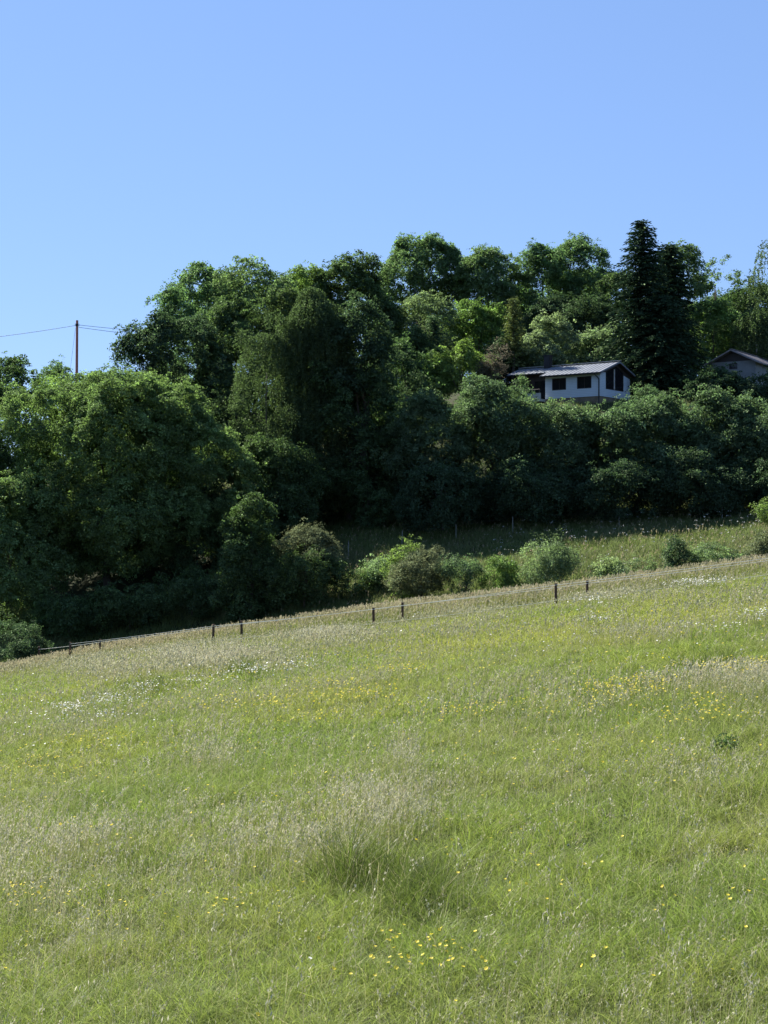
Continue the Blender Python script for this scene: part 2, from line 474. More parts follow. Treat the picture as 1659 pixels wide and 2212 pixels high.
def conifer(name, label, cat, x0, x1, ytop, d, mat, seed, ybot=None, group=None, spray=.34, whorl=.38, nb=11, droop=.35, columnar=False, full=.75):
    rs = np.random.RandomState(seed)
    pc = (x0 + x1) / 2
    base = onground(pc, d)
    zt = (HR - ytop) / F * d - base.z
    zb = ((HR - ybot) / F * d - base.z) if ybot else .06 * zt
    zb = max(zb, .1)
    R = (x1 - x0) / F * d / 2
    root = tag(empty(name, base), label, cat, group)
    Ps, Ns, Ts, Ls = [], [], [], []
    mb = MB()
    mb.tube([(0, 0, -.3), (0, 0, zt * .5), (0, 0, zt * .99)], [.02 * zt + .03, .011 * zt + .02, .01], 8)
    z = zb
    while z < zt - .15:
        t = (z - zb) / (zt - zb)
        prof = (1 - t) ** (full if not columnar else .45) * (1 if t > .12 or columnar else .75 + 2 * t)
        r = R * prof
        for b in range(max(4, int(nb * (0.45 + .55 * prof)))):
            a = rs.uniform(0, 2 * math.pi)
            ln = r * rs.uniform(.5, 1.22) + .15
            dirh = np.array([math.cos(a), math.sin(a), 0])
            ns = max(3, int(ln / (spray * .33)))
            tt = (np.arange(ns) + rs.rand(ns)) / ns
            rise = (.25 if not columnar else 1.1) * ln * (0.4 + t)
            p = dirh[None] * (ln * tt)[:, None] + np.array([0, 0, z]) + np.array([0, 0, 1.]) * (rise * tt - (droop * ln) * tt ** 2 * (1.5 - t))[:, None]
            for rep in range(2):
                q = p + rs.normal(size=p.shape) * np.array([.12, .12, .06]) * (spray / .34)
                Ps.append(q)
                side = np.array([-dirh[1], dirh[0], 0])
                T = nrm(dirh[None] + side[None] * rs.normal(size=(ns, 1)) * .8 + np.array([0, 0, -.35]) * (droop / .35) + rs.normal(size=(ns, 3)) * .2)
                Ts.append(T); Ls.append(np.full(ns, spray) * rs.uniform(.6, 1.2, ns))
        z += whorl * rs.uniform(.7, 1.2) * (0.55 + .45 * (1 - t))
    P = np.concatenate(Ps); T = np.concatenate(Ts); S = np.concatenate(Ls)[:, None]
    Nn = nrm(np.cross(T, nrm(rs.normal(size=P.shape) + np.array([0, 0, 0.]))))
    B = Nn
    V = np.stack([P - T * S * .5, P + B * S * .16, P + T * S * .6, P - B * S * .16], 1).reshape(-1, 3)
    var = np.repeat(rs.rand(len(P)), 4)
    np_mesh('crown', V, quads_of(V), M[mat], root, var=var)
    mb.build('trunk', M['bark'], root, smooth=True)
    return root

# ------------------------------------------------------------------ white house
def clad_mat(name, col, scale, dark=.75):
    m, n, out = new_mat(name); L = n.links.new
    tc = n.nodes.new('ShaderNodeTexCoord')
    sp = n.nodes.new('ShaderNodeSeparateXYZ'); L(tc.outputs['Object'], sp.inputs[0])
    mu = n.nodes.new('ShaderNodeMath'); mu.operation = 'MULTIPLY'; mu.inputs[1].default_value = scale; L(sp.outputs['Z'], mu.inputs[0])
    fr = n.nodes.new('ShaderNodeMath'); fr.operation = 'FRACT'; L(mu.outputs[0], fr.inputs[0])
    gap = n.nodes.new('ShaderNodeMapRange'); gap.inputs['From Min'].default_value = .80; gap.inputs['To Min'].default_value = 1.0; gap.inputs['To Max'].default_value = .62
    L(fr.outputs[0], gap.inputs['Value'])
    no = n.nodes.new('ShaderNodeTexNoise'); no.inputs['Scale'].default_value = 1.7; no.inputs['Detail'].default_value = 6
    L(tc.outputs['Object'], no.inputs['Vector'])
    mr = n.nodes.new('ShaderNodeMapRange'); mr.inputs['To Min'].default_value = dark; mr.inputs['To Max'].default_value = 1.05; L(no.outputs[0], mr.inputs[0])
    hs = n.nodes.new('ShaderNodeHueSaturation'); hs.inputs['Color'].default_value = (*col, 1); m3 = n.nodes.new('ShaderNodeMath'); m3.operation = 'MULTIPLY'; L(mr.outputs[0], m3.inputs[0]); L(gap.outputs[0], m3.inputs[1])
    L(m3.outputs[0], hs.inputs['Value'])
    p = n.nodes.new('ShaderNodeBsdfPrincipled'); p.inputs['Roughness'].default_value = .6
    L(hs.outputs[0], p.inputs['Base Color']); L(p.outputs[0], out.inputs[0])
    return m
def glass_mat():
    m, n, out = new_mat('dark_window_glass')
    p = n.nodes.new('ShaderNodeBsdfPrincipled'); p.inputs['Base Color'].default_value = (.012, .013, .016, 1)
    p.inputs['Roughness'].default_value = .06; p.inputs['Specular IOR Level'].default_value = .35
    n.links.new(p.outputs[0], out.inputs[0]); return m
M['white_clad'] = clad_mat('white_cladding', (.50, .57, .64), 6.5, .92)
M['dark_clad_shade'] = clad_mat('dark_timber_and_shade', (.035, .024, .02), 7)  # dark timber, also used where a wall is only in shade
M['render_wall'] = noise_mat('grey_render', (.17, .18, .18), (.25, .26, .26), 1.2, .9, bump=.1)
M['stone_base'] = noise_mat('tan_stone_base', (.15, .115, .08), (.22, .18, .125), 2.5, .9, bump=.3)
M['metal_roof'] = noise_mat('grey_metal_roof', (.155, .170, .200), (.20, .215, .245), 1.1, .5, metallic=.0, spec=.35)
M['old_roof'] = noise_mat('worn_fibre_roof', (.16, .14, .14), (.27, .24, .23), 1.6, .85, stretch=(1, 4, 1), bump=.2)
M['dark_metal'] = noise_mat('dark_metal', (.012, .013, .016), (.03, .03, .035), 3, .5)
M['pale_trim'] = noise_mat('pale_trim', (.42, .41, .40), (.52, .51, .50), 2, .7)
M['glass'] = glass_mat()
M['frame'] = noise_mat('dark_window_frame', (.02, .014, .012), (.035, .028, .024), 5, .6)
M['slab'] = noise_mat('pale_concrete', (.38, .38, .36), (.52, .52, .50), 2, .9)

# local axes: +x runs left-and-back along the long front wall, +y runs right-and-back along the gable wall
c0 = at(1296, 853, 138)
HB_Z = (HR - 855) / F * 138                     # floor line of the cladding
house = tag(empty('white_house', (c0.x, c0.y, HB_Z)), 'white clad single-storey house with grey ribbed metal roof and dark chimney', 'house')
ux, uy = Vector((-.8, .6)), Vector((.6, .8))
# right-handed frame: use x along uy (gable wall), y along ux (long wall); rotate so local x -> uy
house.rotation_euler = (0, 0, math.atan2(uy.y, uy.x))
# local x: along the gable (0..6), local y: along the long wall (0..12, left/back)
GW, LW, LT = 6.0, 5.9, 10.3
HW = 2.25; RX = 3.25; PITCH = .335
ridge = HW + .12 + PITCH * RX
def roof_z(x): return ridge - PITCH * abs(x - RX)
SB = 1.45                                       # set-back of the left wing
mb = MB(); T = .16
# gable wall with opening for big window
gx0, gx1, gz0 = 1.12, 4.72, .72
def prism(mb, poly, y0, y1):
    n = len(poly)
    vs = [(x, y0, z) for x, z in poly] + [(x, y1, z) for x, z in poly]
    fs = [tuple(range(n)), tuple(range(2 * n - 1, n - 1, -1))] + [(i, i + n, (i + 1) % n + n, (i + 1) % n) for i in range(n)]
    mb.add(vs, fs)
prism(mb, [(0, 0), (gx0, 0), (gx0, HW + .02), (0, HW - .02)], 0, T)
prism(mb, [(gx0, 0), (gx1, 0), (gx1, gz0), (gx0, gz0)], 0, T)
prism(mb, [(gx1, 0), (GW, 0), (GW, HW - .25), (gx1, HW + .02)], 0, T)
# front long wall with two windows: y ranges
W1, W2, wz0, wz1 = (.90, 2.45), (3.62, 5.16), .78, 1.92
for a, b in ((T, W1[0]), (W1[1], W2[0]), (W2[1], LW)): mb.box(0, T, a, b, 0, HW)
for a, b in (W1, W2):
    mb.box(0, T, a, b, 0, wz0); mb.box(0, T, a, b, wz1, HW)
# rear and end walls, recessed wing wall return
mb.box(GW - T, GW, T, LT, 0, HW - .28)
mb.build('wall', M['white_clad'], house)
mb = MB()
mb.box(T, SB, LW - T, LW, 0, HW)  # return wall coloured dark in place of the terrace shade
mb.box(SB, SB + T, LW, LT, 0, HW + .3); mb.box(SB + T, GW - T, LT - T, LT, 0, HW - .3)
mb.build('recessed_wall', M['dark_clad_shade'], house)
mb = MB()
prism(mb, [(gx0, roof_z(gx0) - .42), (RX, ridge - .42), (gx1, roof_z(gx1) - .42), (gx1, roof_z(gx1) - .14), (RX, ridge - .14), (gx0, roof_z(gx0) - .14)], .02, T)
prism(mb, [(0, HW - .02), (gx0, HW + .02), (gx0, roof_z(gx0) - .14), (.05, HW + .04)], .02, T)
prism(mb, [(gx1, HW + .02), (GW, HW - .25), (GW, roof_z(GW) - .14), (gx1, roof_z(gx1) - .14)], .02, T)
mb.build('gable_board', M['dark_clad_shade'], house)
mb = MB(); mb.box(.06, GW - .06, .06, LT - .06, -2.6, -.003); mb.build('stone_base', M['stone_base'], house)
mb = MB(); mb.box(-.9, SB - .01, LW + .02, LT + .4, -.25, -.02); mb.box(-.9, -.78, LW + .02, LT + .4, -.02, .55)
mb.build('terrace', M['slab'], house)
# big gable window
wf = MB()
prism(wf, [(gx0, gz0), (gx0 + .09, gz0), (gx0 + .09, roof_z(gx0) - .46), (gx0, roof_z(gx0) - .46)], .03, .12)
prism(wf, [(gx1 - .09, gz0), (gx1, gz0), (gx1, roof_z(gx1) - .46), (gx1 - .09, roof_z(gx1) - .46)], .03, .12)
wf.box(gx0 + .09, gx1 - .09, .03, .12, gz0, gz0 + .09)
gw = wf.build('gable_window', M['frame'], house)
mb = MB()
prism(mb, [(gx0 + .09, gz0 + .09), (gx1 - .09, gz0 + .09), (gx1 - .09, roof_z(gx1) - .44), (RX, ridge - .44), (gx0 + .09, roof_z(gx0) - .44)], .075, .085)
mb.build('pane', M['glass'], gw)
mb = MB(); mb.box(2.84, 2.95, .0, .07, gz0 + .09, 2.72); mb.build('mullion', M['pale_trim'], gw)
for a, b in (W1, W2):
    mb = MB()
    mb.box(.03, .11, a, a + .08, wz0, wz1); mb.box(.03, .11, b - .08, b, wz0, wz1)
    mb.box(.03, .11, a + .08, b - .08, wz0, wz0 + .08); mb.box(.03, .11, a + .08, b - .08, wz1 - .08, wz1)
    mb.box(.04, .10, (a + b) / 2 - .03, (a + b) / 2 + .03, wz0 + .08, wz1 - .08)
    o = mb.build('window', M['frame'], house)
    mb = MB(); mb.box(.07, .08, a + .08, b - .08, wz0 + .08, wz1 - .08); mb.build('pane', M['glass'], o)
for a, b in ((6.3, 8.0), (8.3, 9.9)):
    mb = MB()
    mb.box(SB - .05, SB - .002, a, a + .08, .1, 2.0); mb.box(SB - .05, SB - .002, b - .08, b, .1, 2.0); mb.box(SB - .05, SB - .002, a + .08, b - .08, 1.92, 2.0)
    o = mb.build('terrace_window', M['frame'], house)
    mb = MB(); mb.box(SB - .03, SB - .02, a + .08, b - .08, .1, 1.92); mb.build('pane', M['glass'], o)
# roof: two slabs with standing seams
OV, OG = .55, .38
def slab(mb, xa, xb, ya, yb, th=.11):
    mb.hexa([(xa, ya, roof_z(xa) - th), (xb, ya, roof_z(xb) - th), (xb, yb, roof_z(xb) - th), (xa, yb, roof_z(xa) - th),
             (xa, ya, roof_z(xa)), (xb, ya, roof_z(xb)), (xb, yb, roof_z(xb)), (xa, yb, roof_z(xa))])
YS = LW + .30
mb = MB()
slab(mb, -OV, RX, -OG, YS); slab(mb, SB - .55, RX, YS, LT + .5)
slab(mb, RX, GW + .4, -OG, LT + .5)
y = -OG + .02
while y < LT + .5:
    xa = -OV if y < YS else SB - .55
    for s0, s1 in ((xa + .01, RX - .02), (RX + .02, GW + .38)):
        mb.hexa([(s0, y, roof_z(s0) + .002), (s1, y, roof_z(s1) + .002), (s1, y + .05, roof_z(s1) + .002), (s0, y + .05, roof_z(s0) + .002),
                 (s0, y, roof_z(s0) + .04), (s1, y, roof_z(s1) + .04), (s1, y + .05, roof_z(s1) + .04), (s0, y + .05, roof_z(s0) + .04)])
    y += .46
rf = mb.build('roof', M['metal_roof'], house)
mb = MB()
def soffit(xa, xb, ya, yb):
    z = lambda x: roof_z(x) - .113
    mb.hexa([(xa, ya, z(xa) - .06), (xb, ya, z(xb) - .06), (xb, yb, z(xb) - .06), (xa, yb, z(xa) - .06), (xa, ya, z(xa)), (xb, ya, z(xb)), (xb, yb, z(xb)), (xa, yb, z(xa))])
soffit(-OV, RX - .01, -OG, YS); soffit(SB - .55, RX - .01, YS + .01, LT + .5); soffit(RX + .01, GW + .4, -OG, LT + .5)
mb.build('soffit', M['dark_clad_shade'], rf)
mb = MB(); mb.box(RX - .16, RX + .16, -OG - .02, LT + .52, ridge + .085, ridge + .12); mb.build('ridge_cap', M['pale_trim'], rf)
mb = MB()
mb.box(RX - .62, RX - .02, 7.0, 7.62, ridge - .25, ridge + 1.05); mb.box(RX - .68, RX + .04, 6.94, 7.68, ridge + 1.055, ridge + 1.13)
mb.build('chimney', M['dark_metal'], rf)
mb = MB()   # fascia + gutter
mb.box(-OV - .10, -OV - .005, -OG, YS, roof_z(-OV) - .13, roof_z(-OV) - .02)
mb.box(SB - .66, SB - .56, YS + .02, LT + .5, roof_z(SB - .55) - .13, roof_z(SB - .55) - .02)
mb.build('gutter', M['dark_metal'], house)
mb = MB(); zz = roof_z(-OV) - .12
mb.tube([(-OV - .05, .25, zz), (-OV - .02, .22, zz - .12), (-.08, .10, zz - .42), (-.075, .08, zz - .6), (-.075, .08, -.9)], .055, 8)
mb.build('downpipe', M['dark_metal'], house)
mb = MB()
for e, z in ((.05, 0), (2.6, 0)):
    pass
mb.tube([(-.85, LW + .1, .9), (-.85, LT + .3, .9)], .03, 6)
for k in range(6): mb.tube([(-.85, LW + .1 + k * .9, .55), (-.85, LW + .1 + k * .9, .9)], .025, 6)
mb.build('terrace_railing', M['dark_metal'], house)

# ------------------------------------------------------------------ grey-roofed house at the right edge
d2 = 147
p2 = at(1535, 790, d2)
zf = (HR - 822) / F * d2
barn = tag(empty('grey_house', (p2.x, p2.y, zf)), 'low house with worn grey roof and shaded pale wall, cut by the right edge', 'house')
barn.rotation_euler = (0, 0, math.atan2(-.55, .835))      # local x along the gable front, y into depth
BW, BL, BH, BR = 4.6, 11, 1.75, 1.12
rz = lambda x: BH + BR * (1 - abs(x - BW / 2) / (BW / 2))
mb = MB()
wx0, wx1, wz0b, wz1b = 1.9, 2.75, 1.0, 1.55
mb.box(0, wx0, 0, T, -1.5, BH); mb.box(wx1, BW, 0, T, -1.5, BH); mb.box(wx0, wx1, 0, T, -1.5, wz0b); mb.box(wx0, wx1, 0, T, wz1b, BH)
mb.box(BW - T, BW, T, BL, -1.5, BH); mb.box(0, T, T, BL, -1.5, BH); mb.box(T, BW - T, BL - T, BL, -1.5, BH)
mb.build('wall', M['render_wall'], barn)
mb = MB(); prism(mb, [(0, BH + .002), (BW, BH + .002), (BW / 2, rz(BW / 2) - .12)], .02, T); mb.build('gable_board', M['dark_clad_shade'], barn)  # dark colour stands in for eave shade on this gable
mb = MB()
def slab2(xa, xb):
    za, zb = rz(BW / 2) - BR / (BW / 2) * abs(xa - BW / 2), rz(BW / 2) - BR / (BW / 2) * abs(xb - BW / 2)
    mb.hexa([(xa, -.7, za - .12), (xb, -.7, zb - .12), (xb, BL + .4, zb - .12), (xa, BL + .4, za - .12), (xa, -.7, za), (xb, -.7, zb), (xb, BL + .4, zb), (xa, BL + .4, za)])
slab2(-.5, BW / 2); slab2(BW / 2, BW + .5)
for k in range(34):
    ya = -.68 + k * .35
    for xa, xb in ((-.49, BW / 2 - .01), (BW / 2 + .01, BW + .49)):
        za, zb = rz(BW / 2) - BR / (BW / 2) * abs(xa - BW / 2) + .002, rz(BW / 2) - BR / (BW / 2) * abs(xb - BW / 2) + .002
        mb.hexa([(xa, ya, za), (xb, ya, zb), (xb, ya + .12, zb), (xa, ya + .12, za), (xa, ya + .03, za + .03), (xb, ya + .03, zb + .03), (xb, ya + .09, zb + .03), (xa, ya + .09, za + .03)])
rb = mb.build('roof', M['old_roof'], barn)
mb = MB(); mb.box(BW / 2 - .14, BW / 2 + .14, -.72, BL + .42, rz(BW / 2) + .02, rz(BW / 2) + .07); mb.build('ridge_cap', M['old_roof'], rb)
mb = MB()
mb.box(wx0, wx0 + .06, .04, .10, wz0b, wz1b); mb.box(wx1 - .06, wx1, .04, .10, wz0b, wz1b); mb.box(wx0 + .06, wx1 - .06, .04, .10, wz1b - .06, wz1b)
mb.box(wx0 + .06, wx1 - .06, .04, .10, wz0b, wz0b + .06)
o = mb.build('window', M['frame'], barn)
mb = MB(); mb.box(wx0 + .06, wx1 - .06, .065, .075, wz0b + .06, wz1b - .06); mb.build('pane', M['glass'], o)

# ------------------------------------------------------------------ utility pole, cables, garden post
pb = onground(164.5, 152)
ptop = (HR - 692) / F * 152
pole = tag(empty('utility_pole', pb), 'tall reddish wooden utility pole with cables on the left skyline', 'utility pole')
mb = MB(); mb.tube([(0, 0, -.5), (.04, 0, (ptop - pb.z) * .5), (.10, 0, ptop - pb.z)], [.17, .15, .125], 12); mb.build('post', M['polewood'], pole)
mb = MB(); mb.box(-.02, .22, -.17, -.125, ptop - pb.z - .62, ptop - pb.z - .36)
for k in (-.4, -.56): mb.tube([(-.14, -.05, ptop - pb.z + k), (.34, -.05, ptop - pb.z + k)], .035, 6)
mb.build('bracket', M['dark_metal'], pole)
def cable(a, b, sag, name='cable', parent=pole, r=.022, n=40):
    a, b = Vector(a) - pb, Vector(b) - pb
    pts = []
    for i in range(n + 1):
        t = i / n; p = a.lerp(b, t); p.z -= 4 * sag * t * (1 - t); pts.append(p)
    m_ = MB(); m_.tube(pts, r, 5); return m_.build(name, M['wire'], parent)
cable(at(163, 703, 152), at(-420, 752, 150), .6)
cable(at(170, 702, 152), at(1243, 676, 166), 1.9)
cable(at(170, 707, 152), at(1243, 684, 166), 2.3)
cable(at(163, 708, 152), onground(118, 151), 0, 'stay_wire', r=.012, n=2)
gp = onground(1243, 160)
post = tag(empty('garden_post', gp), 'thin grey post standing behind the fruit tree above the house chimney', 'post')
zt = (HR - 668) / F * 160 - gp.z
mb = MB(); mb.tube([(0, 0, -.3), (0, 0, zt)], [.13, .11], 10); mb.build('shaft', M['greypole'], post)
mb = MB(); mb.tube([(0, 0, zt + .002), (0, 0, zt + .08)], [.15, .10], 10); mb.build('cap', M['greypole'], post)

# ------------------------------------------------------------------ wire fences
def fence(label, spots, height, tapes, r, mat, posts_r=.06, sway=0.02, seed=1, wire_r=.012, name='wire_fence', line='tape'):
    rs = np.random.RandomState(seed)
    base = onground(*spots[0])
    root = tag(empty(name, base), label, 'fence')
    tops = []
    for px, d in spots:
        p = onground(px, d) - base
        lean = rs.normal(size=2) * .03
        m_ = MB()
        t = p + Vector((lean[0], lean[1], height * rs.uniform(.96, 1.04)))
        m_.tube([p - Vector((0, 0, .4)), p.lerp(t, .5), t], [posts_r * 1.05, posts_r, posts_r * .95], 9)
        m_.build('post', M[mat], root)
        tops.append((p, t))
    for frac, sag, off in tapes:
        m_ = MB()
        for (p0, t0), (p1, t1) in zip(tops[:-1], tops[1:]):
            a = p0.lerp(t0, frac); b = p1.lerp(t1, frac)
            off_v = Vector((0, -posts_r - .008, 0))
            n = 8; prev = None
            for i in range(n + 1):
                q = a.lerp(b, i / n) + off_v; q.z -= 4 * sag * (i / n) * (1 - i / n)
                if prev is not None:
                    h = wire_r
                    x = .003
                    m_.hexa([prev + Vector((0, -x, -h)), q + Vector((0, -x, -h)), q + Vector((0, x, -h)), prev + Vector((0, x, -h)),
                             prev + Vector((0, -x, h)), q + Vector((0, -x, h)), q + Vector((0, x, h)), prev + Vector((0, x, h))])
                prev = q
        m_.build(line, M[line], root)
    return root
# the crest of the meadow: one run with tall posts, one run behind it
fence('front run of the white tape fence with brown posts on the meadow crest',
      [(150, 83), (460, 79), (807, 75), (1201, 72), (1725, 68.5), (2150, 66)], 1.22, [(.93, .03, 0), (.32, .05, 0)], .06, 'wood', .07, seed=3, wire_r=.011)
fence('back run of the tape fence, its posts half hidden in tall brown grass',
      [(84, 84.6), (215, 84.8), (522, 81), (869, 77.5), (1268, 75), (1770, 71.5), (2160, 69)], 1.12, [(.86, .03, 0)], .06, 'wood', .07, seed=4, wire_r=.011)
fence('thin far wire fence with pale stakes along the foot of the dark hedgerow',
      [(560, 101), (752, 101.5), (868, 102), (985, 102.5), (1108, 103), (1337, 103), (1560, 102.5), (1800, 102)], 1.2, [(.95, .03, 0)], .03, 'greypole', .02, seed=6, wire_r=.003, line='wire')

# ------------------------------------------------------------------ trees of the photo
BK = dict(p0=2.15, wide=1.22, body=.9, spacing=.52, nleaf=14, lsize=.25, srad=.46, group='broadleaf trees along the wooded skyline', nl=20, lump=.40)
tree('ash_tree', 'rounded light-topped tree at the left end of the wooded skyline, above the dark round tree', 'tree', 376, 492, 562, 142, 'ash', 11, **BK)
tree('ash_tree', 'broad flat-topped green skyline tree right of the leftmost high crown', 'tree', 462, 640, 569, 139, 'ash', 12, **BK)
tree('ash_tree', 'light green narrow tree filling the skyline dip right of the flat-topped tree', 'tree', 606, 716, 573, 150, 'bright', 13, **BK)
tree('ash_tree', 'dark domed tree on the skyline directly behind the top of the central weeping birch', 'tree', 676, 838, 553, 150, 'maple', 14, **BK)
tree('ash_tree', 'large open-crowned skyline tree with sky showing through, left of the smaller dome-shaped one', 'tree', 818, 1012, 511, 172, 'ash', 15, ybot=668,
     **dict(BK, wide=.98, tuft=.8, fill=.06, spacing=.50, lump=.44, nl=24, cover=.85))
tree('ash_tree', 'dome-shaped skyline tree with sky gaps standing alone between two bigger trees', 'tree', 978, 1126, 537, 168, 'ash', 16, ybot=690,
     **dict(BK, wide=.98, tuft=.8, fill=.06, spacing=.50, lump=.44, nl=24, cover=.85))
tree('ash_tree', 'tall green tree behind the white house, left half of the twin-crowned pair', 'tree', 1122, 1228, 517, 170, 'ash', 17, **BK)
tree('ash_tree', 'tall green tree behind the white house, right half of the twin-crowned pair', 'tree', 1194, 1312, 510, 172, 'ash', 18, **BK)
tree('ash_tree', 'green tree squeezed between the twin-crowned pair and the dark spruce', 'tree', 1288, 1368, 578, 165, 'maple', 19, **BK)
tree('ash_tree', 'tall light green tree rising behind the right flank of the dark spruce', 'tree', 1420, 1516, 512, 162, 'ash', 20, **dict(BK, lump=.34, nl=24))
tree('ash_tree', 'thin ragged tree with bare twigs against the sky, right of the spruce', 'tree', 1500, 1592, 546, 164, 'ash', 21,
     **dict(BK, fill=.0, spacing=.62, lump=.30, nl=14, cover=.3))
tree('ash_tree', 'low leafy tree on the skyline between the ragged tree and the right-edge birch', 'tree', 1560, 1668, 602, 176, 'maple', 22, **BK)
# a second row behind fills the dips of the skyline
B2 = dict(BK, group='far trees filling the dips behind the skyline trees', wide=1.0)
tree('ash_tree', 'far green tree top in the dip left of the flat-topped skyline tree', 'tree', 420, 560, 590, 165, 'ash', 141, **B2)
tree('ash_tree', 'far green tree top behind the skyline dip left of the dark domed tree', 'tree', 560, 720, 588, 175, 'maple', 142, **B2)
tree('ash_tree', 'far green tree top in the dip between the dark domed and the large open-crowned tree', 'tree', 780, 860, 612, 185, 'ash', 143, **B2)
tree('ash_tree', 'far green tree top in the low gap between the dome-shaped tree and the twin-crowned pair', 'tree', 1090, 1190, 615, 190, 'maple', 144, **B2)
tree('ash_tree', 'far dark tree top seen behind the twin-crowned pair above the house', 'tree', 1170, 1320, 570, 188, 'maple', 145, **B2)
tree('ash_tree', 'far tree top low on the skyline under the ragged tree', 'tree', 1480, 1640, 630, 188, 'maple', 146, **B2)
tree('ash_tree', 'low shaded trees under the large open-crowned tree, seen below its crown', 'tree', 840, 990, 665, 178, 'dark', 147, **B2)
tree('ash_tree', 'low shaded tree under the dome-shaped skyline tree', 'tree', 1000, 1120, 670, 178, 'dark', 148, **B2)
# slope below the skyline
MD = dict(spacing=.44, nleaf=13, lsize=.22, srad=.40, nl=18, lump=.40)
tree('chestnut_tree', 'large dark round-crowned tree on the left slope above the big pale-leaved tree', 'tree', 258, 512, 668, 121, 'dark', 31, **dict(MD, fill=.3))
tree('broadleaf_tree', 'small light tree at the left shoulder of the skyline, beside the dark round tree', 'tree', 322, 430, 626, 130, 'ash', 32, **MD)
tree('broadleaf_tree', 'dark leafy tree wedged between the dark round tree and the weeping birch', 'tree', 436, 590, 640, 126, 'maple', 33, **MD)
tree('broadleaf_tree', 'dark tree with a domed top just right of the weeping birch', 'tree', 722, 846, 634, 112, 'dark', 34, **dict(MD, fill=.3))
tree('broadleaf_tree', 'deep green tree behind the birch, filling the slope under the skyline', 'tree', 560, 706, 620, 128, 'maple', 35, **MD)
tree('willow_shrub', 'greyish green feathery shrub on the slope below the large open skyline tree', 'shrub', 842, 996, 640, 152, 'scrub', 36, **dict(MD, lsize=.2))
tree('willow_shrub', 'bright green rounded shrub left of the yellowish conifer above the house', 'shrub', 962, 1106, 650, 155, 'bright', 37, **MD)
tree('broadleaf_tree', 'dark round bush-like tree halfway up the slope left of the house', 'tree', 826, 930, 756, 128, 'maple', 38, **MD)
tree('garden_shrub', 'flat-topped layered green shrub in the garden left of the house', 'shrub', 920, 1068, 750, 140, 'bright', 39, ybot=852, **dict(MD, lump=.3, nl=22))
tree('garden_shrub', 'dark green shrub between the willow shrub and the layered garden shrub', 'shrub', 842, 960, 716, 145, 'maple', 40, **MD)
tree('garden_shrub', 'pinkish brown small shrub beside the left end of the house roof', 'shrub', 1032, 1092, 766, 138, 'pink', 41, **dict(MD, lsize=.14, spacing=.32))
tree('garden_shrub', 'dark green shrub behind the pinkish one, left of the house', 'shrub', 1040, 1120, 738, 150, 'dark', 42, **MD)
tree('apple_tree', 'sunlit-coloured spreading fruit tree directly behind the house chimney', 'tree', 1120, 1250, 690, 150, 'apple', 43, **dict(MD, lump=.32, nl=24, fill=.1))
tree('apple_tree', 'low sunlit-coloured fruit tree behind the right end of the house ridge', 'tree', 1222, 1330, 712, 152, 'apple', 44, **dict(MD, lump=.32, fill=.1))
tree('broadleaf_tree', 'shaded dark tree between the fruit trees and the twin-crowned pair', 'tree', 1120, 1330, 640, 162, 'dark', 45, **MD)
conifer('thuja', 'slender yellowish pointed conifer above the left end of the house', 'conifer', 1086, 1132, 646, 148, 'yellow', 46, ybot=792, columnar=True, spray=.3, whorl=.26)
conifer('thuja', 'small dark pointed conifer among the willow shrubs', 'conifer', 908, 966, 688, 147, 'dark', 47, ybot=790, columnar=True, spray=.3, whorl=.28)
conifer('spruce', 'tallest dark spruce towering over the right side of the white house', 'conifer', 1292, 1480, 476, 147, 'needle', 48, full=.52, spray=.42, whorl=.34, nb=17)
conifer('spruce', 'second dark spruce with a lower tip, merged into the right of the tallest one', 'conifer', 1358, 1530, 528, 150, 'needle', 49, full=.42, spray=.42, whorl=.36, nb=16)
conifer('spruce', 'short broad dark spruce at the foot of the two tall ones', 'conifer', 1322, 1536, 640, 145, 'needle', 50, full=.42, spray=.42, whorl=.36, nb=16)
tree('birch_tree', 'weeping birch cut by the right edge of the photo, against the sky', 'tree', 1622, 1752, 508, 158, 'birch', 51, style='strand', spacing=.8, nleaf=9, lsize=.2,
     length=2.4, lump=.34, nl=16, fill=.12, bark='birchbark', ybot=700)
tree('birch_tree', 'low drooping birch below the right-edge one, above the grey-roofed house', 'tree', 1580, 1684, 660, 154, 'birch', 52, style='strand', spacing=.42, nleaf=10, lsize=.19, length=1.8, bark='birchbark')
tree('broadleaf_tree', 'bright green bush-like tree between the spruces and the grey-roofed house', 'tree', 1484, 1600, 652, 158, 'bright', 53, **MD)
tree('broadleaf_tree', 'dark green tree filling the slope behind the grey roof', 'tree', 1540, 1700, 690, 165, 'maple', 54, **MD)
tree('garden_shrub', 'very dark wide shrub below the grey-roofed house, right of the spruces', 'shrub', 1478, 1592, 800, 138, 'dark', 55, **dict(MD, fill=.3))
tree('garden_shrub', 'very dark wide shrub at the right edge under the grey-roofed house wall', 'shrub', 1570, 1740, 812, 137, 'dark', 56, **dict(MD, fill=.3))
tree('garden_shrub', 'light sprig-like shrub at the right end of the white house', 'shrub', 1356, 1412, 836, 133, 'hedge', 57, **dict(MD, lsize=.17, spacing=.36))
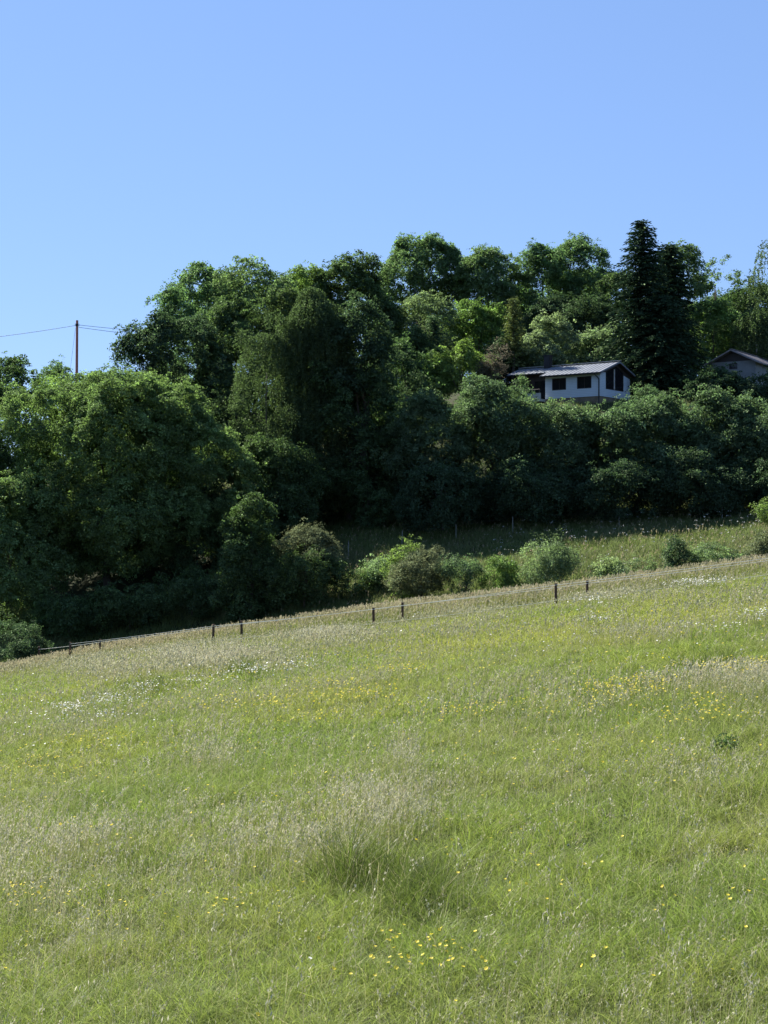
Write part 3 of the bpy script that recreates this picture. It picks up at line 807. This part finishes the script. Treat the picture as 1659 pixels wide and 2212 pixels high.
# centre
tree('birch_tree', 'olive fine-leaved birch, left lobe of the tall central group', 'tree', 488, 662, 668, 111, 'birch', 61, style='strand', spacing=.30, nleaf=14, lsize=.135, length=.9,
     nl=34, lump=.34, fill=.6, body=.78, trunk_r=.14)
tree('birch_tree', 'tall weeping birch with hanging twigs in the middle of the wood', 'tree', 578, 772, 620, 113, 'birch', 62, style='strand', spacing=.31, nleaf=14, lsize=.135, length=2.2,
     nl=30, lump=.36, fill=.5, body=.8, bark='birchbark', taper=.25)
tree('broadleaf_tree', 'shaded deep green tree at the foot of the weeping birch', 'tree', 650, 860, 800, 112, 'maple', 63, **dict(MD, lsize=.18, spacing=.38, fill=.3))
tree('shrub_elder', 'sunlit-leaved shrub catching light at the shaded wood edge below the birch', 'shrub', 752, 838, 1010, 109, 'maple', 64, **dict(MD, lsize=.15, spacing=.34, srad=.3, fill=.1))
tree('shrub_elder', 'shaded shrub at the wood edge between the small pointed tree and the birch trunk', 'shrub', 500, 700, 930, 107, 'maple', 65, **dict(MD, lsize=.17, spacing=.36))
# tree belt in front of the house
HG = dict(depth=1.15, cover=1.3, spacing=.38, nleaf=13, lsize=.18, srad=.36, nl=22, lump=.36, fill=.25, group='hedgerow trees below the houses')
tree('hedge_tree', 'left end tree of the hedgerow below the houses, beside the dark birch group', 'tree', 838, 1002, 856, 109.5, 'hedge', 71, **HG)
tree('hedge_tree', 'highest hedgerow tree, covering the left end of the white house', 'tree', 962, 1190, 818, 110.5, 'hedge', 72, **HG)
tree('hedge_tree', 'hedgerow tree just below the front wall of the white house', 'tree', 1120, 1300, 866, 109.5, 'hedge', 73, **HG)
tree('hedge_tree', 'hedgerow tree below the stone base of the white house', 'tree', 1240, 1400, 884, 109.5, 'hedge', 74, **HG)
tree('hedge_tree', 'hedgerow tree with a raised tip right of the white house', 'tree', 1352, 1520, 850, 110, 'hedge', 75, **HG)
tree('hedge_tree', 'even-topped hedgerow tree below the dark shrubs near the right edge', 'tree', 1462, 1612, 862, 109.5, 'hedge', 76, **HG)
tree('hedge_tree', 'hedgerow tree cut by the right edge of the photo', 'tree', 1570, 1752, 868, 109, 'hedge', 77, **HG)
tree('hedge_bush', 'shade-coloured lower bush under the left end of the hedgerow', 'bush', 850, 1060, 1010, 106, 'dark', 78, **dict(HG, group=None, lsize=.16))  # dark leaves put the shade of the hedgerow foot into the colour
tree('hedge_bush', 'shade-coloured lower bush under the highest hedgerow tree', 'bush', 1030, 1250, 1005, 106, 'dark', 79, **dict(HG, group=None, lsize=.16))
tree('hedge_bush', 'shade-coloured lower bush in the middle of the hedgerow foot, below the house base', 'bush', 1220, 1440, 1010, 106, 'dark', 80, **dict(HG, group=None, lsize=.16))
tree('hedge_bush', 'shade-coloured lower bush under the even-topped right part of the hedgerow', 'bush', 1410, 1620, 1000, 106, 'dark', 81, **dict(HG, group=None, lsize=.16))
tree('hedge_bush', 'shade-coloured lower bush of the hedgerow foot at the right edge', 'bush', 1580, 1790, 1000, 106, 'dark', 82, **dict(HG, group=None, lsize=.16))
# left foreground
tree('maple_tree', 'huge broad-leaved tree on the left, reaching from the meadow fence to the skyline', 'tree', -34, 512, 792, 105, 'bigleaf', 91, ybot=1362, depth=.72,
     spacing=.33, nleaf=15, lsize=.165, srad=.34, nl=22, lump=.46, fill=.25, body=.70, cover=1.15, p0=2.15, tuft=.9)
tree('broadleaf_tree', 'bluish green tree cut by the left edge, behind the huge broad-leaved tree', 'tree', -90, 92, 768, 118, 'maple', 92, **MD)
tree('broadleaf_tree', 'dark leafy tree under the left-edge one, closing the wood at the left border', 'tree', -150, 66, 808, 111, 'maple', 154, **MD)
tree('broadleaf_tree', 'low bright green tree on the left skyline in front of the utility pole', 'tree', 66, 190, 806, 122, 'bright', 93, **dict(MD, lsize=.18))
tree('broadleaf_tree', 'thin-leaved tree top at the left skyline left of the utility pole', 'tree', 66, 160, 772, 160, 'ash', 94, **dict(MD, spacing=.55, fill=.1))
tree('broadleaf_tree', 'low tree on the skyline between the utility pole and the dark round tree', 'tree', 168, 296, 796, 128, 'ash', 95, **MD)
tree('maple_tree', 'leafy lower tree at the left edge of the photo, skirting the huge tree', 'tree', -110, 150, 1030, 101, 'bigleaf', 96, ybot=1380, depth=.8, spacing=.33, nleaf=14, lsize=.165, srad=.34,
     nl=30, lump=.36)
tree('meadow_bush', 'small yellowish green bush darkened for shade at the left end of the meadow fence', 'bush', -150, 92, 1350, 86, 'dark', 97, spacing=.28, nleaf=12, lsize=.12, srad=.26, tuft=.6)  # darker leaf colour stands in for the shade in this corner
tree('maple_tree', 'small pointed young tree with light leaves in front of the shaded wood', 'tree', 446, 640, 1072, 92.5, 'maple', 98, spacing=.30, nleaf=13, lsize=.15, srad=.30, nl=40, lump=.24, taper=.86, ybot=1345, tuft=.55, cover=1.0, body=.66)
tree('thorn_bush', 'brownish rounded thorn bush right of the small pointed tree', 'bush', 598, 722, 1136, 92, 'brown', 99, spacing=.26, nleaf=13, lsize=.10, srad=.26, nl=22, ybot=1240, tuft=.6)
tree('thorn_bush', 'dark green bush under the brownish thorn bush, at the meadow edge', 'bush', 580, 738, 1196, 91, 'maple', 100, spacing=.30, nleaf=13, lsize=.13, srad=.28, nl=20)
tree('meadow_bush', 'low dark green bush between the thorn bush and the hollow bushes', 'bush', 716, 822, 1236, 91, 'maple', 101, spacing=.30, nleaf=12, lsize=.12, srad=.26, tuft=.6)
tree('maple_tree', 'shaded green tree under the right side of the huge broad-leaved tree', 'tree', 330, 520, 1110, 106, 'maple', 102, spacing=.34, nleaf=14, lsize=.16, srad=.32, nl=24)
UN = dict(spacing=.42, nleaf=13, lsize=.2, srad=.40, nl=18, lump=.36, fill=.3)
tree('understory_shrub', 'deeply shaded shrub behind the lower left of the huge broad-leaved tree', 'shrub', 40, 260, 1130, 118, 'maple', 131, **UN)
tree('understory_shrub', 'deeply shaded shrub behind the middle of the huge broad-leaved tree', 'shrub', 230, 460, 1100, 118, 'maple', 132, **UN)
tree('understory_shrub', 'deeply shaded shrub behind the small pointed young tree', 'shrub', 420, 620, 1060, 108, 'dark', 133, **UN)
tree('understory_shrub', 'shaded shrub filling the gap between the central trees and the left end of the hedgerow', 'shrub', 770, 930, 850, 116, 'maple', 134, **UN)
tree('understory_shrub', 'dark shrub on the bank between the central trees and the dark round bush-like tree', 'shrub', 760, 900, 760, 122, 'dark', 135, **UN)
LB = dict(spacing=.30, nleaf=13, lsize=.14, srad=.28, nl=18, tuft=.7)  # low bushes added to shade the ground under the huge tree
tree('meadow_bush', 'dark low bush added for shade under the left part of the huge broad-leaved tree', 'bush', 70, 230, 1290, 96, 'maple', 151, **LB)
tree('meadow_bush', 'dark low bush added for shade under the middle of the huge broad-leaved tree, beyond the fence', 'bush', 200, 360, 1270, 96, 'maple', 152, **LB)
tree('meadow_bush', 'dark low bush added for shade between the huge tree and the small pointed tree', 'bush', 330, 500, 1250, 96, 'maple', 153, **LB)
tree('meadow_weed', 'dark leafy weed clump standing alone in the right part of the meadow', 'weed', 1528, 1584, 1588, 22.3, 'maple', 155, spacing=.085, nleaf=5, lsize=.05, srad=.07, nl=9, lump=.5, tuft=.14, trunk_r=.012, cover=.7)
# hollow beyond the fence
HB = dict(tuft=.6, cover=.8, body=.7, spacing=.26, nleaf=13, lsize=.11, srad=.25, nl=20, lump=.40)
tree('hollow_bush', 'large dark brownish bush in the hollow just beyond the fence', 'bush', 836, 986, 1184, 87, 'brown', 111, **HB)
tree('hollow_bush', 'bright green leafy tip growing at the upper left of the brownish hollow bush', 'bush', 828, 904, 1178, 88.5, 'bright', 112, **HB)
tree('hollow_bush', 'pale green bush on the right side of the brownish hollow bush', 'bush', 964, 1048, 1198, 86.5, 'hedge', 113, **HB)
tree('hollow_bush', 'low bright green bush at the right end of the hollow bushes', 'bush', 1030, 1106, 1210, 86, 'bright', 114, **HB)
tree('hollow_bush', 'pale whitish green flowering shrub at the left end of the hollow', 'bush', 784, 842, 1206, 91, 'pale', 115, **HB)
tree('willow_shrub', 'feathery light green shrub alone in the rough grass beyond the middle fence post', 'shrub', 1128, 1246, 1172, 86, 'scrub', 116, style='leaf', spacing=.27, nleaf=12, lsize=.10, srad=.3, nl=14, flat=.9)
tree('scrub_bush', 'small dark bush in the rough grass, leftmost of the row beyond the right fence stretch', 'bush', 1384, 1440, 1188, 86, 'scrub', 117, **HB)
tree('scrub_bush', 'darkest compact bush in the rough grass beyond the right fence stretch', 'bush', 1436, 1500, 1176, 85, 'dark', 118, **HB)
tree('scrub_bush', 'wide grassy green bush in the rough grass, right of the darkest one', 'bush', 1494, 1606, 1176, 85, 'scrub', 119, **HB)
tree('scrub_bush', 'pale yellowish green weed clump in front of the rough grass', 'bush', 1296, 1374, 1206, 84, 'pale', 120, **HB)
tree('scrub_bush', 'dark little bush cut by the right edge, in the rough grass', 'bush', 1604, 1690, 1160, 86, 'brown', 121, **HB)
tree('young_maple', 'bright leaf tuft of a young tree peeking in at the right edge below the hedgerow', 'tree', 1644, 1720, 1070, 99, 'bright', 122, **HB)

# ------------------------------------------------------------------ meadow plants
def sample_wedge(rs, dens, d0, d1, pl, pr, side=3.5):
    """points on the ground between depths d0,d1 and picture columns pl,pr (a wedge of land, widened by some metres), dens per square metre"""
    xl, xr = (pl - CXP) / F * d1 - side, (pr - CXP) / F * d1 + side
    n = int((d1 - d0) * (xr - xl) * dens)
    y = rs.uniform(d0, d1, n); x = rs.uniform(xl, xr, n)
    k = (x > (pl - CXP) / F * y - side) & (x < (pr - CXP) / F * y + side)
    return x[k], y[k]
def spots(px, row, lst):
    s = np.zeros(len(px))
    for cx, cy, rx, ry, a in lst:
        s = np.maximum(s, a * np.exp(-((px - cx) / rx) ** 2 - ((row - cy) / ry) ** 2))
    return s
# where the photograph shows patches: (column, row, half width, half height, amount); the ground point under it carries the patch
PALE = [(120, 1900, 280, 95, .85), (540, 1850, 240, 70, .7), (780, 1800, 150, 60, 1), (700, 1890, 120, 40, .8), (400, 1970, 200, 40, .6),  (440, 1435, 150, 28, 1), (260, 1455, 120, 30, .6), (700, 1390, 90, 22, .7), (1560, 1500, 140, 25, .9),
        (1400, 1385, 100, 14, .4), (450, 1650, 60, 60, .4), (870, 1690, 40, 50, .6), (180, 2090, 140, 40, .4), (850, 1330, 200, 16, .6), (1200, 1300, 300, 12, .4), (1400, 1500, 60, 20, .6), (1500, 1720, 90, 40, .4)]
DARKG = [(745, 1930, 70, 70, 1), (860, 1925, 135, 90, .9), (650, 1990, 80, 30, .4), (1560, 1450, 110, 28, 1), (520, 1460, 50, 20, 1), (1555, 1620, 26, 26, 1.2), (330, 1490, 90, 25, .6), (480, 1740, 80, 40, .5), (1080, 1690, 40, 12, .8),
         (330, 1890, 70, 50, .5), (1400, 1470, 120, 30, .6), (80, 1640, 80, 30, .5), (520, 2010, 40, 40, .6), (1150, 1560, 60, 20, .5), (220, 1760, 80, 30, .4)]
YELG = [(700, 1530, 300, 40, .8), (1250, 1400, 300, 60, .7), (1450, 1330, 250, 40, .5), (1600, 1760, 150, 120, .6), (150, 1620, 200, 40, .6), (1000, 1420, 200, 40, .6), (1300, 1660, 250, 60, .5), (760, 2160, 300, 60, .6), (1500, 2150, 200, 70, .6)]
C_GREEN = np.array([.182, .254, .046]); C_YEL = np.array([.310, .335, .055]); C_DARK = np.array([.092, .130, .024]); C_STRAW = np.array([.38, .34, .20]); C_OLIVE = np.array([.235, .270, .070])
C_PALE = np.array([.50, .48, .34]); C_PINK = np.array([.40, .33, .21])

def blades(rs, x, y, h, wdt, col, lean, segs=2, name='grass', mat='grass'):
    n = len(x)
    z = ground(x, y) - .03
    a = rs.uniform(0, 2 * np.pi, n)
    side = np.stack([np.cos(a), np.sin(a), np.zeros(n)], 1)
    b = rs.uniform(0, 2 * np.pi, n)
    ld = np.stack([np.cos(b), np.sin(b), np.zeros(n)], 1) * (lean * rs.uniform(.2, 1.3, n))[:, None] + np.array([.06, -.02, 0])
    base = np.stack([x, y, z], 1)
    rows = []
    for k in range(segs + 1):
        t = k / segs
        c = base + ld * (h * t ** 1.8)[:, None] + np.array([0, 0, 1.]) * (h * (t - .22 * t ** 3 * np.minimum(lean, 1.5)))[:, None]
        ww = wdt * (1 - .75 * t ** 1.5) * .5
        rows += [c - side * ww[:, None], c + side * ww[:, None]]
    V = np.stack(rows, 1)                       # n, 2*(segs+1), 3
    k = 2 * (segs + 1)
    off = (np.arange(n) * k)[:, None, None]
    q = np.array([[2 * s, 2 * s + 1, 2 * s + 3, 2 * s + 2] for s in range(segs)])[None]
    Fq = (off + q).reshape(-1, 4)
    return V.reshape(-1, 3), Fq, np.repeat(col, k, 0)

def seedstems(rs, x, y, h, wdt, ccol, hcol, hl, nq=5, qs=.02, lean=.25):
    """flowering grass stem with a nodding loose panicle"""
    n = len(x)
    Vs, Fs, Cs = [], [], []
    z = ground(x, y) - .02
    base = np.stack([x, y, z], 1)
    b = rs.normal(.2, 1.2, n)
    ld = np.stack([np.cos(b), np.sin(b), np.zeros(n)], 1) * (lean * rs.uniform(.1, 1.5, n))[:, None]
    side = np.stack([-np.sin(b + rs.normal(0, .5, n)), np.cos(b), np.zeros(n)], 1)
    side = nrm(np.where(rs.rand(n, 1) < .6, np.array([[1., 0, 0]]), side))
    rows = []
    def cen(t): return base + ld * (h * t ** 2.2)[:, None] + np.array([0, 0, 1.]) * (h * (t - .10 * t ** 4))[:, None]
    for t in (0, .55, 1.0):
        c = cen(t); ww = wdt * (1 - .5 * t) * .5
        rows += [c - side * ww[:, None], c + side * ww[:, None]]
    V = np.stack(rows, 1)
    off = (np.arange(n) * 6)[:, None, None]
    Vs.append(V.reshape(-1, 3)); Fs.append((off + np.array([[0, 1, 3, 2], [2, 3, 5, 4]])[None]).reshape(-1, 4)); Cs.append(np.repeat(ccol, 6, 0))
    m = n * nq
    idx = np.repeat(np.arange(n), nq)
    t = np.tile((np.arange(nq) + .5) / nq, n) + rs.uniform(-.1, .1, m)
    tt = 1 - (hl / h)[idx] * (1 - t)
    P = base[idx] + ld[idx] * (h[idx] * tt ** 2.2)[:, None] + np.array([0, 0, 1.]) * (h[idx] * (tt - .10 * tt ** 4))[:, None]
    P += rs.normal(size=P.shape) * (hl[idx] * .10 * (1.2 - t))[:, None]
    up = nrm(ld[idx] * .8 + np.array([0, 0, 1.]) + rs.normal(size=(m, 3)) * .45)
    sd = nrm(np.cross(up, rs.normal(size=(m, 3))))
    s = (qs[idx] if hasattr(qs, '__len__') else qs) * rs.uniform(.7, 1.3, m)
    ln = (hl[idx] / nq) * rs.uniform(.6, 1.1, m)
    V = np.stack([P - up * ln[:, None], P + sd * s[:, None] * .5, P + up * ln[:, None], P - sd * s[:, None] * .5], 1).reshape(-1, 3)
    o = sum(len(v) for v in Vs)
    Vs.append(V); Fs.append(np.arange(len(V)).reshape(-1, 4) + o)
    hc = hcol[idx] * rs.uniform(.75, 1.2, (m, 1))
    Cs.append(np.repeat(hc, 4, 0))
    return np.concatenate(Vs), np.concatenate(Fs), np.concatenate(Cs)

class Bag:
    def __init__(self): self.V = []; self.F = []; self.C = []; self.n = 0
    def add(self, V, Fq, C): self.V.append(V); self.F.append(Fq + self.n); self.C.append(C); self.n += len(V)
    def build(self, name, label, mat, cat):
        o = np_mesh(name, np.concatenate(self.V), np.concatenate(self.F), M[mat], colr=np.concatenate(self.C))
        return tag(o, label, cat, kind='stuff')

def mix(a, b, t): return a * (1 - t[:, None]) + b * t[:, None]
def palette(rs, x, y, px, row, rough=0.0):
    n = len(x)
    n1 = fnoise(x, y, 5, 1); n2 = fnoise(x, y, 1.6, 2); n3 = rs.rand(n)
    yel = np.clip(spots(px, row, YELG) * .8 + (n1 - .45) * 1.8 + (n3 - .5) * .7, 0, 1)
    dk = np.clip(spots(px, row, DARKG) * (.35 + 1.3 * sstep(.3, .65, vnoise(x, y, .55, 8))) * sstep(.25, .5, vnoise(x, y, 1.5, 12)) + np.clip(.40 - n2, 0, 1) * 1.5 + (rs.rand(n) - .5) * .4, 0, 1)
    col = mix(np.repeat(C_GREEN[None], n, 0), C_YEL[None], yel)
    col = mix(col, C_OLIVE[None], np.clip((fnoise(x, y, 3, 5) - .42) * 2.2, 0, .8))
    col = mix(col, C_DARK[None], dk)
    st = (rs.rand(n) < (.07 + .16 * np.clip(spots(px, row, PALE), 0, 1) + .25 * rough)).astype(float) * rs.uniform(.4, 1, n)
    col = mix(col, C_STRAW[None], st)
    col = col * np.clip(rs.lognormal(0.03, .30, (n, 1)), .4, 1.8)
    return col, dk

rs = np.random.RandomState(77)
bag = Bag()
def clump(rs, x, y, k, s):
    """pull points towards random clump centres so the sward is tufted"""
    n = len(x); m = max(1, n // k)
    c = rs.randint(0, n, m); j = rs.randint(0, m, n)
    # jitter each point around a nearby clump centre: use the lattice noise gradient as a cheap pull
    gx_ = vnoise(x + .05, y, s, 31) - vnoise(x - .05, y, s, 31); gy_ = vnoise(x, y + .05, s, 31) - vnoise(x, y - .05, s, 31)
    return x + gx_ * s * s * 2.2, y + gy_ * s * s * 2.2
for d0, d1, dens, wd, segs in ((7.5, 17, 1500, .006, 3), (17, 30, 950, .0078, 2), (30, 48, 520, .012, 2), (48, 90, 240, .020, 2)):
    x, y = sample_wedge(rs, dens, d0, d1, -130, PW + 130)
    px, row = proj(x, y, ground(x, y))
    k = y < crest(px) + 1; x, y, px, row = x[k], y[k], px[k], row[k]
    x, y = clump(rs, x, y, 30, .35)
    col, dk = palette(rs, x, y, px, row)
    hh = .12 + .24 * fnoise(x, y, 2.2, 9) + .26 * (vnoise(x, y, .42, 10) - .35)
    h = np.maximum(hh, .06) * rs.uniform(.45, 1.25, len(x)) * (1 + 1.15 * np.clip(dk, 0, 1) * spots(px, row, DARKG))
    V, Fq, C = blades(rs, x, y, h, wd * rs.uniform(.6, 1.4, len(x)), col, (.8 + .8 * rs.rand(len(x))) * (1 - .6 * np.clip(dk * spots(px, row, DARKG), 0, 1)), segs)
    bag.add(V, Fq, C)
bag.build('meadow_grass', 'long mixed green and yellowish grass of the sloping meadow', 'grass', 'grass')

bag = Bag()                                     # seeding grass
for d0, d1, dens, wd, qs, nq in ((9, 17, 95, .003, .0085, 10), (17, 30, 85, .0045, .0135, 7), (30, 50, 48, .008, .025, 4), (50, 90, 26, .013, .046, 3)):
    x, y = sample_wedge(rs, dens * 3, d0, d1, -130, PW + 130)
    px, row = proj(x, y, ground(x, y))
    c = crest(px)
    pale = np.clip(spots(px, row, PALE) * 1.3, 0, 1)
    edge = sstep(c - 5., c - 1.5, y) * (y < c + 1.5)
    p = np.clip(.045 + .16 * sstep(.48, .75, fnoise(x, y, 4, 14)) + .50 * pale * (.4 + 1.1 * sstep(.35, .6, vnoise(x, y, 1.3, 15))) + .6 * edge - .3 * spots(px, row, DARKG), 0, 1)
    k = (rs.rand(len(x)) < p) & (y < c + 1.5)
    x, y, pale, edge, px, row = x[k], y[k], pale[k], edge[k], px[k], row[k]
    n = len(x)
    h = (.38 + .28 * rs.rand(n)) * (1 + .18 * pale + .35 * edge)
    hc = mix(np.repeat(np.array([[.30, .31, .17]]), n, 0), C_PALE[None], np.clip(.2 + .8 * pale * rs.rand(n) + .2 * rs.rand(n), 0, 1))
    hc = mix(hc, C_PINK[None], np.clip(edge * .45 + (rs.rand(n) < .2) * .5, 0, 1))
    cc = mix(np.repeat(C_OLIVE[None], n, 0), C_STRAW[None], rs.rand(n) * .8)
    bag.add(*seedstems(rs, x, y, h, np.full(n, wd), cc, hc, h * rs.uniform(.18, .32, n), nq, np.full(n, qs)))
for d0, d1, dens, wd, qs in ((9, 18, 2.2, .004, .011), (18, 34, 1.6, .006, .017)):
    x, y = sample_wedge(rs, dens, d0, d1, -130, PW + 130); n = len(x)
    h = .62 + .35 * rs.rand(n)
    bag.add(*seedstems(rs, x, y, h, np.full(n, wd), np.repeat(C_STRAW[None], n, 0), np.repeat(C_PALE[None], n, 0), h * .26, 9, np.full(n, qs), lean=.65))
bag.build('seeding_grass', 'pale silvery and pinkish seed heads of tall grass in drifts over the meadow', 'seed', 'grass')

bag = Bag()                                     # rough grass beyond the fence and the shaded strips
for d0, d1, dens, wd, pl, pr in ((76, 116, 170, .030, 560, PW + 200), (84, 104, 120, .028, -200, 600), (116, 150, 26, .05, -100, PW + 150)):
    x, y = sample_wedge(rs, dens, d0, d1, pl, pr)
    px, row = proj(x, y, ground(x, y))
    k = y > crest(px) - .5; x, y, px, row = x[k], y[k], px[k], row[k]
    x, y = clump(rs, x, y, 30, .8)
    n = len(x)
    col = mix(np.repeat(np.array([[.150, .195, .060]]), n, 0), C_STRAW[None] * .6, np.clip(fnoise(x, y, 4, 17) * 1.2 - .58 + .4 * (rs.rand(n) - .5), 0, .85))
    col = mix(col, C_DARK[None], np.clip((.42 - fnoise(x, y, 2.5, 18)) * 3, 0, .7))
    col *= rs.uniform(.7, 1.3, (n, 1))
    h = (.18 + .55 * fnoise(x, y, 2.4, 19)) * rs.uniform(.5, 1.2, n)
    bag.add(*blades(rs, x, y, h, wd * rs.uniform(.6, 1.4, n), col, .4 + .5 * rs.rand(n), 2))
x, y = sample_wedge(rs, 3, 78, 110, 600, PW + 200)
px, row = proj(x, y, ground(x, y)); k = y > crest(px); x, y = x[k], y[k]; n = len(x)
h = .45 + .4 * rs.rand(n)
bag.add(*seedstems(rs, x, y, h, np.full(n, .016), np.repeat(C_OLIVE[None], n, 0), mix(np.repeat(C_STRAW[None] * .7, n, 0), C_PINK[None] * .8, rs.rand(n)), h * .28, 3, np.full(n, .06)))
bag.build('rough_grass', 'tussocky olive and straw coloured grass in the hollow beyond the fence', 'grass', 'rough grass')

# ------------------------------------------------------------------ flowers
def flowers(rs, x, y, h, r, col, heads=1, spread=.0, npet=5, cup=.35):
    n = len(x)
    z = ground(x, y)
    V, Fq, C = blades(rs, x, y, h, np.maximum(r * .18, .002), np.repeat(np.array([[.07, .11, .03]]), n, 0), np.full(n, .12), 2)
    out = [(V, Fq, C)]
    idx = np.repeat(np.arange(n), heads)
    m = len(idx)
    cpos = np.stack([x, y, z - .02 + h], 1)[idx] + np.array([.06, -.02, 0]) * h[idx][:, None] + rs.normal(size=(m, 3)) * np.array([spread, spread, spread * .35])
    N = nrm(np.array([0, -.12, 1.]) + rs.normal(size=(m, 3)) * .35)
    A = nrm(np.cross(N, rs.normal(size=(m, 3)))); B = np.cross(N, A)
    rr = (r[idx] * rs.uniform(.8, 1.2, m))[:, None]
    vs = []
    for k in range(npet):
        a = 2 * math.pi * k / npet
        dv = A * math.cos(a) + B * math.sin(a); sv = -A * math.sin(a) + B * math.cos(a)
        wv = math.sin(math.pi / npet) * 1.05
        vs += [cpos, cpos + dv * rr * .7 - sv * rr * wv * .7 + N * rr * cup * .5, cpos + dv * rr + N * rr * cup, cpos + dv * rr * .7 + sv * rr * wv * .7 + N * rr * cup * .5]
    V = np.stack(vs, 1).reshape(-1, 3)
    C = np.repeat(col[idx], npet * 4, 0)
    out.append((V, np.arange(len(V)).reshape(-1, 4), C))
    return out
YELF = [(1350, 1530, 90, 22, .8), (1180, 1575, 70, 16, 1), (1280, 1520, 40, 14, .8), (1590, 1490, 90, 16, .9), (760, 1530, 110, 22, .3), (1040, 1585, 120, 14, .5), (560, 1560, 160, 16, .2), (90, 1700, 70, 26, .5), (700, 1590, 60, 8, .5),
        (230, 1650, 90, 20, .25), (1150, 2010, 60, 30, .8), (900, 2175, 90, 40, 1), (960, 2160, 60, 20, .8), (1300, 2170, 160, 40, .9), (1560, 2180, 90, 40, .6), (1480, 2000, 120, 60, .25), (450, 2040, 90, 30, .7), (80, 2020, 90, 50, .5),
        (300, 2060, 120, 40, .4), (850, 1480, 60, 14, .4), (1500, 1600, 80, 30, .4), (1430, 1710, 80, 50, .25), (1200, 1880, 140, 60, .12)]
WHIF = [(320, 1520, 40, 16, 1), (140, 1560, 50, 10, 1), (240, 1545, 60, 12, .7), (560, 1475, 70, 8, .8), (650, 1462, 50, 8, .5), (1500, 1278, 50, 7, 1), (1300, 1365, 40, 7, .6), (1280, 1320, 50, 10, .35), (1640, 1362, 40, 12, 1), (1560, 1390, 60, 8, .7),
        (440, 1500, 60, 8, .5), (1480, 1390, 30, 10, .4), (1250, 1400, 30, 8, .2), (200, 1585, 90, 10, .4)]
bag = Bag()
for d0, d1, dens, r, hd in ((9, 20, 70, .017, 1), (20, 34, 120, .021, 1), (34, 60, 80, .027, 1)):
    x, y = sample_wedge(rs, dens, d0, d1, -60, PW + 60)
    px, row = proj(x, y, ground(x, y))
    p = spots(px, row, YELF) * sstep(.35, .6, vnoise(x, y, .7, 40)) + .012
    k = rs.rand(len(x)) < p; x, y = x[k], y[k]; n = len(x)
    col = np.array([[.78, .64, .05]]) * rs.uniform(.75, 1.1, (n, 1))
    for o in flowers(rs, x, y, .40 + .22 * rs.rand(n), np.full(n, r), col, hd): bag.add(*o)
bag.build('buttercups', 'scattered small yellow buttercups in loose drifts across the meadow', 'flower', 'wildflowers')
bag = Bag()
for d0, d1, dens, r in ((9, 30, 1.2, .016), (30, 50, 42, .025), (50, 78, 36, .032)):
    x, y = sample_wedge(rs, dens, d0, d1, -60, PW + 60)
    px, row = proj(x, y, ground(x, y))
    k = rs.rand(len(x)) < spots(px, row, WHIF) * sstep(.3, .6, vnoise(x, y, .9, 43)) + .006
    x, y = x[k], y[k]; n = len(x)
    col = np.array([[.78, .78, .72]]) * rs.uniform(.8, 1.05, (n, 1))
    for o in flowers(rs, x, y, .44 + .2 * rs.rand(n), np.full(n, r), col, 1, npet=6, cup=.05): bag.add(*o)
x, y = sample_wedge(rs, .5, 80, 104, 1150, PW + 100)      # white umbels in the rough grass
n = len(x)
for o in flowers(rs, x, y, .6 + .4 * rs.rand(n), np.full(n, .035), np.repeat(np.array([[.6, .6, .55]]), n, 0), 4, .07, npet=6, cup=.05): bag.add(*o)
bag.build('daisies', 'small white daisy drifts on the upper part of the meadow', 'flower', 'wildflowers')
